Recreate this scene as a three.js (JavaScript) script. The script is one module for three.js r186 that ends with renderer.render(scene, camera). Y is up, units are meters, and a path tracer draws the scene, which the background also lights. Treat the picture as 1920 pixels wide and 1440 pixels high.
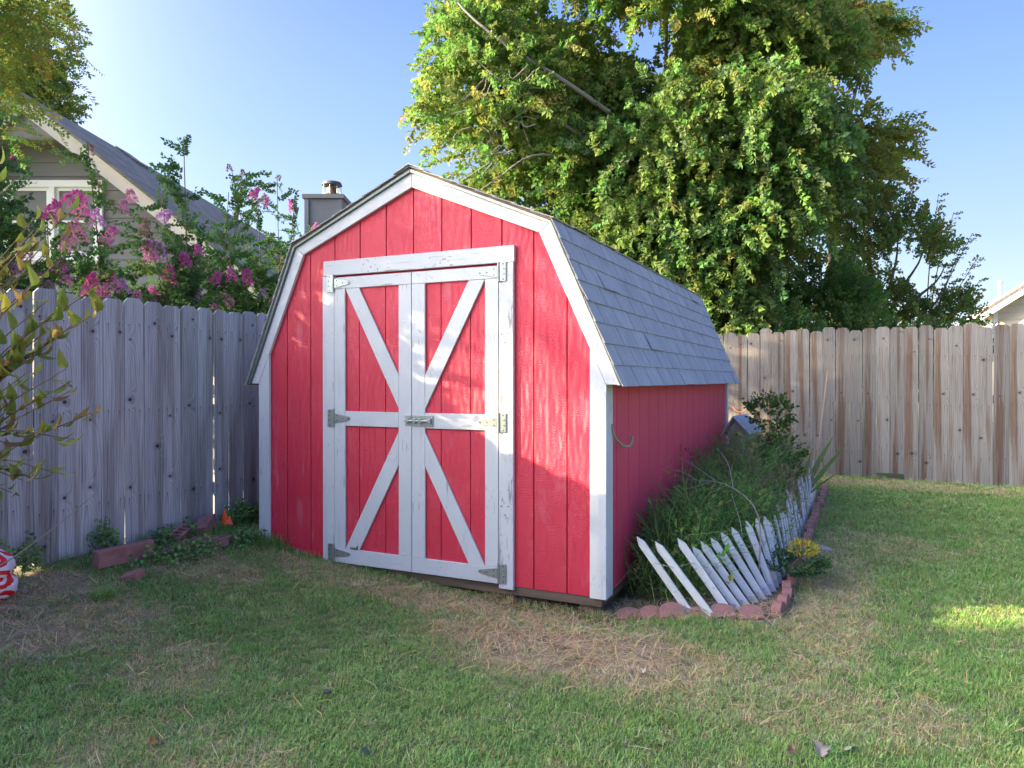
import * as THREE from 'three';
import { mergeGeometries } from 'three/addons/utils/BufferGeometryUtils.js';

// ---------- camera, sky, sun, exposure ----------
const scene = new THREE.Scene();
const camera = new THREE.PerspectiveCamera(55.734, 4 / 3, 0.05, 900);
camera.position.set(2.4968, 1.2667, 3.8029);
camera.lookAt(2.4968 - 0.42919, 1.2667 - 0.0059, 3.8029 - 0.9032);
scene.add(camera);

const SUN = new THREE.Vector3(-0.8627, 0.3256, 0.3866).normalize();   // low late sun, over the left fence
function skyTexture() {
  const W = 1024, H = 512, data = new Float32Array(W * H * 4), d = new THREE.Vector3();
  const stops = [[-90, .12, .13, .11], [-4, .2, .22, .22], [0, .21, .235, .265], [4, .18, .22, .265], [10, .118, .17, .26], [18, .07, .124, .25], [28, .036, .079, .24], [50, .033, .073, .24], [90, .032, .072, .24]];
  for (let j = 0; j < H; j++) {
    const el = ((j + .5) / H - .5) * 180;
    let k = 0; while (k < stops.length - 2 && el > stops[k + 1][0]) k++;
    const a = stops[k], b = stops[k + 1], t = Math.min(1, Math.max(0, (el - a[0]) / (b[0] - a[0])));
    for (let i = 0; i < W; i++) {
      const ph = ((i + .5) / W - .5) * 2 * Math.PI, e = el * Math.PI / 180;
      d.set(Math.cos(e) * Math.cos(ph), Math.sin(e), Math.cos(e) * Math.sin(ph));
      const ang = Math.acos(Math.max(-1, Math.min(1, d.dot(SUN)))) * 180 / Math.PI;
      const g = 7.5 * Math.exp(-Math.pow(ang / 25.5, 2)) + .12 * Math.exp(-ang / 50);
      const o = (j * W + i) * 4, up = el < -1 ? 0 : 1;
      data[o] = a[1] + (b[1] - a[1]) * t + g * 1.02 * up;
      data[o + 1] = a[2] + (b[2] - a[2]) * t + g * .98 * up;
      data[o + 2] = a[3] + (b[3] - a[3]) * t + g * .92 * up;
      data[o + 3] = 1;
    }
  }
  const t = new THREE.DataTexture(data, W, H, THREE.RGBAFormat, THREE.FloatType);
  t.mapping = THREE.EquirectangularReflectionMapping; t.magFilter = THREE.LinearFilter; t.minFilter = THREE.LinearFilter; t.needsUpdate = true;
  return t;
}
const sky = skyTexture();
scene.background = sky; scene.environment = sky;

const sun = new THREE.DirectionalLight(new THREE.Color(1, .82, .54), 3.9);
sun.position.copy(SUN).multiplyScalar(60); sun.target.position.set(0, 0, -3);
sun.castShadow = true; sun.shadow.radius = 1;
sun.shadow.mapSize.set(4096, 4096);
Object.assign(sun.shadow.camera, { left: -30, right: 30, top: 25, bottom: -25, near: 1, far: 140 });
scene.add(sun, sun.target);

const renderer = new THREE.WebGLRenderer({ antialias: true });
renderer.toneMapping = THREE.LinearToneMapping;
renderer.toneMappingExposure = 4.7;
renderer.shadowMap.enabled = true;

// ---------- small helpers ----------
let seed = 7;
function rnd() { seed = (seed * 1664525 + 1013904223) >>> 0; return seed / 4294967296; }
const rr = (a, b) => a + (b - a) * rnd();
const gauss = () => (rnd() + rnd() + rnd() + rnd() - 2) * .866;
const clamp = (x, a = 0, b = 1) => Math.min(b, Math.max(a, x));
const ss = (a, b, x) => { const t = clamp((x - a) / (b - a)); return t * t * (3 - 2 * t); };
const lerp = (a, b, t) => a + (b - a) * t;
const mix3 = (a, b, t) => [lerp(a[0], b[0], t), lerp(a[1], b[1], t), lerp(a[2], b[2], t)];
const V = (x, y, z) => new THREE.Vector3(x, y, z);
function hash(x, y, s) { let h = (Math.imul(x, 374761393) + Math.imul(y, 668265263) + Math.imul(s, 974711)) | 0; h = Math.imul(h ^ (h >>> 13), 1274126177); h ^= h >>> 16; return (h >>> 0) * 2.3283064365386963e-10; }
function noise(x, y, s = 0, px = 0, py = 0) {          // value noise; px, py: period in cells
  const xf = Math.floor(x), yf = Math.floor(y), fx = x - xf, fy = y - yf;
  let x0 = xf | 0, x1 = x0 + 1, y0 = yf | 0, y1 = y0 + 1;
  if (px) { x0 %= px; x1 %= px; } if (py) { y0 %= py; y1 %= py; }
  const u = fx * fx * (3 - 2 * fx), v = fy * fy * (3 - 2 * fy), a = hash(x0, y0, s), c = hash(x0, y1, s);
  const p = a + (hash(x1, y0, s) - a) * u, q = c + (hash(x1, y1, s) - c) * u;
  return p + (q - p) * v;
}
function fbm(x, y, s = 0, o = 4, px = 0, py = 0) { let a = .5, t = 0, n = 0; for (let i = 0; i < o; i++) { t += a * noise(x, y, s + i * 17, px | 0, py | 0); n += a; x *= 2; y *= 2; px *= 2; py *= 2; a *= .5; } return t / n; }
const taken = new Map();
function numbered(n) { const k = taken.get(n) || 0; taken.set(n, k + 1); return k ? n + '_' + String(k).padStart(3, '0') : n; }
function shadows(o) { o.castShadow = o.receiveShadow = true; return o; }
function mesh(name, geo, mat, parent) { const m = shadows(new THREE.Mesh(geo, mat)); m.name = name; (parent || scene).add(m); return m; }
function thing(name, label, category, pos = [0, 0, 0], group) { const g = new THREE.Group(); g.name = numbered(name); g.position.set(...pos); g.userData = { label, category }; if (group) g.userData.group = group; scene.add(g); return g; }
function tag(o, label, category, group) { o.name = numbered(o.name); o.userData.label = label; o.userData.category = category; if (group) o.userData.group = group; return o; }
const stuff = o => { o.userData.kind = 'stuff'; return o; };
// texture from a function of (u, v in 0..1) -> [r, g, b] in display (sRGB) values or a grey number
function tex(w, h, fn, srgb = true) {
  const d = new Uint8Array(w * h * 4);
  for (let j = 0; j < h; j++) for (let i = 0; i < w; i++) {
    const c = fn((i + .5) / w, (j + .5) / h), o = (j * w + i) * 4;
    if (typeof c === 'number') d[o] = d[o + 1] = d[o + 2] = clamp(c) * 255; else { d[o] = clamp(c[0]) * 255; d[o + 1] = clamp(c[1]) * 255; d[o + 2] = clamp(c[2]) * 255; }
    d[o + 3] = 255;
  }
  const t = new THREE.DataTexture(d, w, h, THREE.RGBAFormat);
  t.wrapS = t.wrapT = THREE.RepeatWrapping; t.magFilter = THREE.LinearFilter; t.minFilter = THREE.LinearMipmapLinearFilter; t.generateMipmaps = true;
  if (srgb) t.colorSpace = THREE.SRGBColorSpace; t.needsUpdate = true; return t;
}
const toS = x => x <= .0031308 ? x * 12.92 : 1.055 * Math.pow(x, 1 / 2.4) - .055;
const S3 = c => c.map(toS);                                // linear base colour -> texture value
const std = o => new THREE.MeshStandardMaterial(Object.assign({ roughness: .85 }, o));
const lin = (r, g, b) => new THREE.Color().setRGB(r, g, b);
// uv in metres by the face's main axis; grain = axis along which the texture's v runs
function uvM(geo, grain = 'y', size = 1, off = [rnd() * 9, rnd() * 9], flip) {
  const g = geo.index ? geo.toNonIndexed() : geo, p = g.attributes.position, n = p.count, uv = new Float32Array(n * 2);
  const a = V(), b = V(), c = V(), q = V();
  for (let i = 0; i < n; i += 3) {
    a.fromBufferAttribute(p, i); b.fromBufferAttribute(p, i + 1); c.fromBufferAttribute(p, i + 2);
    q.crossVectors(b.clone().sub(a), c.clone().sub(a));
    const ax = Math.abs(q.x), ay = Math.abs(q.y), az = Math.abs(q.z);
    const m = ax > ay && ax > az ? 'x' : ay > az ? 'y' : 'z';
    let other = ['x', 'y', 'z'].filter(k => k !== m);
    let vk = other.includes(grain) ? grain : other[1], uk = other.find(k => k !== vk);
    [a, b, c].forEach((s, k) => { uv[(i + k) * 2] = s[uk] / size + off[0]; uv[(i + k) * 2 + 1] = s[vk] / size + off[1]; });
  }
  g.setAttribute('uv', new THREE.BufferAttribute(uv, 2)); if (!geo.attributes.normal) g.computeVertexNormals(); return g;
}
function poly(pts, depth, z0 = 0, bev = .0015) {            // extruded polygon in xy, from z0 to z0 + depth
  const s = new THREE.Shape(pts.map(p => new THREE.Vector2(p[0], p[1])));
  const g = new THREE.ExtrudeGeometry(s, { depth: depth - 2 * bev, bevelEnabled: bev > 0, bevelThickness: bev, bevelSize: bev, bevelOffset: -bev, bevelSegments: 1, curveSegments: 6 });
  g.translate(0, 0, z0 + bev); return g;
}
const board = (x0, x1, y0, y1, z0, z1, grain, size, bev = .002) => uvM(poly([[x0, y0], [x1, y0], [x1, y1], [x0, y1]], z1 - z0, z0, bev), grain || (x1 - x0 > y1 - y0 ? 'x' : 'y'), size);
function box(w, h, d, x = 0, y = 0, z = 0) { const g = new THREE.BoxGeometry(w, h, d); g.translate(x, y, z); return g; }
function tube(pts, r0, r1, seg = 6, n) {
  const c = new THREE.CatmullRomCurve3(pts.map(p => p.isVector3 ? p : V(...p))); n = n || Math.max(3, pts.length * 3);
  const fr = c.computeFrenetFrames(n, false), pos = [], nor = [], uv = [], idx = [];
  for (let i = 0; i <= n; i++) { const t = i / n, P = c.getPointAt(t), r = lerp(r0, r1, t);
    for (let k = 0; k <= seg; k++) { const a = k / seg * Math.PI * 2, N = fr.normals[i].clone().multiplyScalar(Math.cos(a)).addScaledVector(fr.binormals[i], Math.sin(a));
      pos.push(P.x + N.x * r, P.y + N.y * r, P.z + N.z * r); nor.push(N.x, N.y, N.z); uv.push(k / seg * .4, t * 2); } }
  for (let i = 0; i < n; i++) for (let k = 0; k < seg; k++) { const a = i * (seg + 1) + k, b = a + seg + 1; idx.push(a, a + 1, b, b, a + 1, b + 1); }
  const g = new THREE.BufferGeometry(); g.setAttribute('position', new THREE.Float32BufferAttribute(pos, 3)); g.setAttribute('normal', new THREE.Float32BufferAttribute(nor, 3)); g.setAttribute('uv', new THREE.Float32BufferAttribute(uv, 2)); g.setIndex(idx); return g;
}
function merge(list) { return mergeGeometries(list.map(g => { const q = g.index ? g.toNonIndexed() : g; for (const k of Object.keys(q.attributes)) if (!['position', 'normal', 'uv'].includes(k)) q.deleteAttribute(k); if (!q.attributes.uv) q.setAttribute('uv', new THREE.Float32BufferAttribute(new Float32Array(q.attributes.position.count * 2), 2)); return q; })); }
const frnd = a => a[Math.floor(rnd() * a.length)];

// ---------- procedural materials ----------
const woodBump = (u, v) => { // rough-sawn face: short ripples across, cathedral grain along
  const w = fbm(u * 5, v * 5, 3, 3, 5, 5), rip = Math.sin((v * 150 + 5 * fbm(u * 10, v * 10, 5, 3, 10, 10) + 2.5 * noise(u * 60, v * 12, 9, 60, 12)) * 2 * Math.PI);
  const ca = Math.sin((u * 26 + 6 * fbm(u * 2, v * 2, 11, 3, 2, 2)) * 2 * Math.PI);
  return .5 + .18 * rip * (.4 + .8 * w) + .13 * ca * ss(.42, .62, noise(u * 4, v * 2, 13, 4, 2)) + .3 * (fbm(u * 90, v * 40, 15, 2, 90, 40) - .5);
};
const bumpTex = tex(1024, 1024, woodBump, false);
const redTex = tex(1024, 1024, (u, v) => {
  const a = fbm(u * 4, v * 4, 21, 4, 4, 4), chalk = ss(.5, .78, fbm(u * 6, v * 2, 23, 4, 6, 2)) * ss(.42, .66, fbm(u * 90, v * 36, 25, 3, 90, 36));
  const streak = ss(.66, .8, fbm(u * 40, v * 3, 27, 3, 40, 3)) * ss(.55, .7, fbm(u * 5, v * 5, 28, 3, 5, 5));
  const speck = ss(.8, .86, noise(u * 180, v * 180, 29, 180, 180)) * ss(.5, .7, fbm(u * 7, v * 7, 26, 3, 7, 7));
  let c = mix3([.58, .02, .05], [.70, .034, .075], a);
  c = mix3(c, [.70, .22, .27], .24 * chalk + .3 * streak); c = mix3(c, [.75, .45, .45], (.1 * speck));
  return S3(c);
});
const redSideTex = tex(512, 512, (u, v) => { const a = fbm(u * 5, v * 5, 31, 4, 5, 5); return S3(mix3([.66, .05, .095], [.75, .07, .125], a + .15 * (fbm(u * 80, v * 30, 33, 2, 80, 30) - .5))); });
const whiteAt = (u, v, wear) => {
  const a = fbm(u * 6, v * 6, 41, 4, 6, 6), fine = fbm(u * 120, v * 30, 42, 2, 120, 30);
  const crack = ss(.72, .80, fbm(u * 70, v * 5, 43, 3, 70, 5)) * ss(.60 - wear * .25, .78 - wear * .25, fbm(u * 4, v * 4, 44, 3, 4, 4));
  const chip = ss(.83, .88, noise(u * 90, v * 60, 45, 90, 60)) * ss(.52, .68, fbm(u * 8, v * 8, 46, 3, 8, 8));
  const bare = wear * ss(.60, .74, fbm(u * 22, v * 2.0, 47, 4, 22, 2)) * ss(.4, .58, fbm(u * 60, v * 7, 48, 3, 60, 7));
  let c = mix3([.55, .56, .575], [.64, .65, .66], a * .7 + fine * .3);
  c = mix3(c, [.24, .22, .20], clamp(.75 * crack + (.2 + .5 * wear) * chip + .85 * bare)); return S3(c);
};
const whiteTex = tex(1024, 1024, (u, v) => whiteAt(u, v, .12)), wornTex = tex(1024, 1024, (u, v) => whiteAt(u, v, 1));
const M = {
  red: std({ map: redTex, bumpMap: bumpTex, bumpScale: .0042, roughness: .5 }),
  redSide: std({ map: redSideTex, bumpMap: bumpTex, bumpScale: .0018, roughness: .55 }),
  redBack: std({ color: lin(.58, .025, .055), roughness: .7 }),
  white: std({ map: whiteTex, bumpMap: bumpTex, bumpScale: .0014, roughness: .6 }),
  worn: std({ map: wornTex, bumpMap: bumpTex, bumpScale: .002, roughness: .75 }),
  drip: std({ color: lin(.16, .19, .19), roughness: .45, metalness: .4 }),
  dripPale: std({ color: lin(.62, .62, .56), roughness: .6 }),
  galv: std({ map: tex(128, 128, (u, v) => S3(mix3([.26, .29, .28], [.44, .47, .44], fbm(u * 8, v * 8, 51, 3, 8, 8)))), metalness: .65, roughness: .42 }),
  sill: std({ map: tex(256, 256, (u, v) => S3(mix3([.10, .07, .05], [.24, .17, .12], fbm(u * 40, v * 3, 53, 4, 40, 3)))), bumpMap: bumpTex, bumpScale: .003 }),
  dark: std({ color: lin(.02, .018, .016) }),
};
const shingleVar = [[.41, .415, .425], [.43, .435, .445], [.45, .455, .465], [.415, .42, .43], [.435, .435, .44]].map((c, k) => {
  const t = tex(256, 256, (u, v) => { const g = hash(Math.floor(u * 256), Math.floor(v * 256), 60 + k), b = fbm(u * 4, v * 4, 62 + k, 3, 4, 4), st = ss(.55, .8, fbm(u * 26, v * 2, 64 + k, 3, 26, 2)); const q = (.66 + .5 * g) * (.84 + .3 * b) * (1 - .12 * st); return S3(c.map(x => x * q)); });
  return std({ map: t, bumpMap: t, bumpScale: .0015, roughness: .95 });
});
// weathered picket faces: an atlas of NV boards side by side
const NV = 12;
function picketAtlas(light, mid, darkc, stain, stainAmt, s0) {
  const knots = []; for (let k = 0; k < NV; k++) { const l = []; const n = 1 + Math.floor(hash(k, 1, s0) * 3); for (let i = 0; i < n; i++) l.push([.2 + .6 * hash(k, i, s0 + 1), (i + .15 + .7 * hash(k, i, s0 + 2)) / n, .6 + .8 * hash(k, i, s0 + 3)]); knots.push(l); }
  const NL = [[.24, .2], [.76, .206], [.25, .512], [.74, .508], [.26, .808], [.75, .812]];
  const nailAt = (u, v) => { let m = 0; for (const [a, b] of NL) m = Math.max(m, 1 - ss(.02, .034, Math.hypot(u - a, (v - b) * 12.9))); return m; };
  const rustAt = (u, v) => { let m = 0; for (const [a, b] of NL) if (v < b && v > b - .05) m = Math.max(m, (1 - ss(.012, .04, Math.abs(u - a))) * (1 - (b - v) / .05)); return m; };
  const val = (U, v) => {
    const k = Math.min(NV - 1, Math.floor(U * NV)), u = U * NV - k; let t = (u + .35 * (fbm(u * 1.5 + k * 9, v * 3.5, s0 + 4, 3) - .5)) * 9 + .8 * hash(k, 3, s0), core = 0, halo = 0;
    for (const [ku, kv, kr] of knots[k]) { const du = (u - ku) / .16, dv = (v - kv) * 1.85 / .143 / .36, d2 = du * du + dv * dv; t += 3.2 * kr * Math.exp(-d2 * .45) * (du > 0 ? 1 : 1); const d = Math.sqrt((u - ku) ** 2 * 49 + ((v - kv) * 1.85 / .143) ** 2 * 60) / kr; core = Math.max(core, 1 - ss(.35, .62, d)); halo = Math.max(halo, (1 - ss(.4, 1.7, d)) * .7); }
    const ring = Math.pow(.5 + .5 * Math.sin(t * 2 * Math.PI), 2.2), fine = fbm(u * 55 + k * 31, v * 14, s0 + 6, 3);
    return { k, u, ring, fine, core, halo, big: fbm(u * 2.2 + k * 7, v * 3, s0 + 8, 4), st: ss(.5, .72, fbm(u * 2.6 + k * 13, v * 1.3 + k, s0 + 9, 4) + .10 * (1 - Math.abs(u - .5) * 2) - .03), crack: ss(.76, .82, fbm(u * 30 + k * 17, v * 3, s0 + 10, 2)), tone: .76 + .42 * hash(k, 5, s0), nail: nailAt(u, v), rust: rustAt(u, v) };
  };
  const AW = 1152, AH = 768, key = (U, v) => Math.floor(U * AW) + Math.floor(v * AH) * AW;
  const hb = new Float32Array(AW * AH);
  const color = tex(AW, AH, (U, v) => { const q = val(U, v); hb[key(U, v)] = .55 - .25 * q.ring + .4 * (q.fine - .5) - .4 * q.crack - .2 * q.core; let c = mix3(light, mid, .42 * q.ring + .85 * (q.fine - .3) + .5 * (q.big - .5)); c = mix3(c, stain, stainAmt * q.st * (.65 + .5 * q.fine)); c = mix3(c, darkc, clamp(.38 * q.halo + .72 * q.core + .6 * q.crack)); c = mix3(c, [.13, .085, .06], .5 * q.rust); c = mix3(c, [.03, .028, .026], .85 * q.nail); return S3(c.map(x => clamp(x * q.tone))); });
  const b = tex(AW, AH, (U, v) => hb[key(U, v)], false);
  return std({ map: color, bumpMap: b, bumpScale: .0018, roughness: .9 });
}
M.fenceGrey = picketAtlas([.47, .468, .47], [.215, .213, .215], [.04, .038, .036], [.16, .135, .105], .55, 100);
M.fenceBrown = picketAtlas([.31, .28, .245], [.17, .145, .12], [.04, .03, .025], [.15, .085, .05], .95, 200);
M.rail = std({ map: tex(256, 256, (u, v) => S3(mix3([.12, .09, .07], [.30, .24, .19], fbm(u * 40, v * 3, 71, 4, 40, 3)))) });
M.bark = std({ map: tex(256, 256, (u, v) => S3(mix3([.07, .055, .045], [.25, .21, .175], fbm(u * 22, v * 5, 73, 4, 22, 5)))), bumpMap: tex(256, 256, (u, v) => fbm(u * 22, v * 5, 73, 4, 22, 5), false), bumpScale: .02, roughness: .95 });
M.deadwood = std({ color: lin(.30, .26, .24), roughness: .9 });
M.twig = std({ color: lin(.20, .13, .09), roughness: .85 });
const brickTex = tex(256, 256, (u, v) => { const a = fbm(u * 8, v * 8, 81, 4, 8, 8), g = hash(Math.floor(u * 256), Math.floor(v * 256), 83); return S3(mix3([.24, .10, .085], [.38, .19, .16], a).map(x => x * (.8 + .4 * g))); });
M.brick = std({ map: brickTex, bumpMap: brickTex, bumpScale: .004, roughness: .95 });
const edgerTex = tex(256, 256, (u, v) => { const a = fbm(u * 6, v * 6, 85, 4, 6, 6), g = hash(Math.floor(u * 256), Math.floor(v * 256), 87), st = ss(.5, .68, fbm(u * 9, v * 9, 88, 4, 9, 9)), po = ss(.78, .84, noise(u * 60, v * 60, 89, 60, 60)); return S3(mix3(mix3([.30, .115, .10], [.44, .20, .165], a), [.20, .15, .12], .6 * st + .5 * po).map(x => x * (.68 + .5 * g))); });
M.edger = std({ map: edgerTex, bumpMap: edgerTex, bumpScale: .008, roughness: .95 });
const leafMat = (c, tr = .45) => new THREE.MeshPhysicalMaterial({ color: lin(...c), roughness: 1, transmission: tr, thickness: 0, side: THREE.DoubleSide, specularIntensity: .3 });
M.leaf = leafMat([1, 1, 1]);
M.leafGloss = std({ color: lin(1, 1, 1), roughness: .55, side: THREE.DoubleSide });

// ---------- ground ----------
const shedX = .015;
function gy(x, z) {                                        // lie of the land, metres
  const l = clamp((.3 - x) / 2.05);
  let h = .2 * Math.pow(l, 1.25) * (1 - .4 * ss(1, 2.6, z)) + .13 * ss(-.8, -5.4, z) * (1 - .3 * ss(2, 5, x));
  h -= .045 * ss(.1, .9, x) * (1 - ss(1.3, 1.7, x)) * (1 - ss(.1, .45, z)) * ss(-.9, -.4, z);
  if (Math.abs(x) < 9 && Math.abs(z) < 9) h += .012 * (fbm(x * 1.7 + 40, z * 1.7 + 40, 301, 3) - .5);
  return h;
}
const blob = (x, z, cx, cz, rx, rz) => { const w = .45 * (fbm(x * 3 + 20, z * 3 + 20, 303, 3) - .5); const d = Math.hypot((x - cx) / rx, (z - cz) / rz) + w; return 1 - ss(.6, 1.15, d); };
function bare(x, z) {                                      // trodden soil
  return Math.max(blob(x, z, 1.35, .60, .62, .30), .8 * blob(x, z, -1.42, 1.45, .42, .36), .75 * blob(x, z, -.95, 1.72, .34, .2), .8 * blob(x, z, .95, .12, .75, .16), .7 * blob(x, z, -1.0, 2.3, .5, .25), .55 * blob(x, z, 1.28, -.05, .3, .25));
}
function dry(x, z) {                                       // straw-coloured turf
  const d = Math.max(.9 * blob(x, z, 1.3, .62, 1.0, .48), .85 * blob(x, z, .2, .22, 1.5, .24), .7 * blob(x, z, -1.1, .62, .5, .3), .75 * blob(x, z, -1.2, 1.55, .8, .5), .62 * blob(x, z, -.28, 1.58, .45, .3), .7 * blob(x, z, 2.35, -.9, .3, 1.9), .75 * blob(x, z, 3.2, -5.1, 2.6, .42), .6 * blob(x, z, 2.2, .75, .75, .4), .5 * blob(x, z, 2.7, -2.2, .5, .5), .5 * blob(x, z, .5, 2.2, .5, .4));
  return clamp(d + .6 * (fbm(x * 2.3 + 9, z * 2.3 + 9, 307, 4) - .5));
}
{
  const N = 300, coord = (t, lo, hi) => { const a = .86; if (t < (1 - a) / 2) { const q = ((1 - a) / 2 - t) / ((1 - a) / 2); return lo - 260 * Math.pow(q, 3); } if (t > (1 + a) / 2) { const q = (t - (1 + a) / 2) / ((1 - a) / 2); return hi + 260 * Math.pow(q, 3); } return lerp(lo, hi, (t - (1 - a) / 2) / a); };
  const pos = [], col = [], uv = [], idx = [];
  for (let j = 0; j <= N; j++) for (let i = 0; i <= N; i++) {
    const x = coord(i / N, -2.4, 6), z = coord(j / N, -6.5, 4.2), near = x > -6 && x < 9 && z > -9 && z < 7;
    let h = gy(clamp(x, -9, 12), clamp(z, -9, 6)); if (near) h += .008 * (noise(x * 22, z * 22, 311) - .5);
    pos.push(x, h, z); uv.push(x / 1.5, z / 1.5);
    const b = near ? bare(x, z) : 0, d = near ? dry(x, z) : .3;
    let c = mix3([.15, .17, .06], [.43, .34, .18], d); c = mix3(c, [.42, .32, .19], b);
    if (x > 1.25 && x < 2.12 && z < -.05 && z > -4.6) c = [.28, .21, .14];
    col.push(...c);
  }
  for (let j = 0; j < N; j++) for (let i = 0; i < N; i++) { const a = j * (N + 1) + i, b = a + N + 1; idx.push(a, b, a + 1, b, b + 1, a + 1); }
  const g = new THREE.BufferGeometry(); g.setAttribute('position', new THREE.Float32BufferAttribute(pos, 3)); g.setAttribute('color', new THREE.Float32BufferAttribute(col, 3)); g.setAttribute('uv', new THREE.Float32BufferAttribute(uv, 2)); g.setIndex(idx); g.computeVertexNormals();
  const soil = tex(1024, 1024, (u, v) => { const a = fbm(u * 20, v * 20, 313, 4, 20, 20), s = Math.max(ss(.70, .8, fbm(u * 160, v * 14, 315, 2, 160, 14)), ss(.7, .8, fbm(u * 14, v * 160, 316, 2, 14, 160))); return mix3([.62, .62, .62], [1, 1, 1], clamp(a * .9 + .35 * s)); });
  const m = mesh('ground', g, std({ vertexColors: true, map: soil, bumpMap: soil, bumpScale: .012, roughness: 1 })); m.userData.kind = 'structure'; m.userData.label = 'uneven back yard lawn with dry straw patches and bare soil';
}

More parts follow.
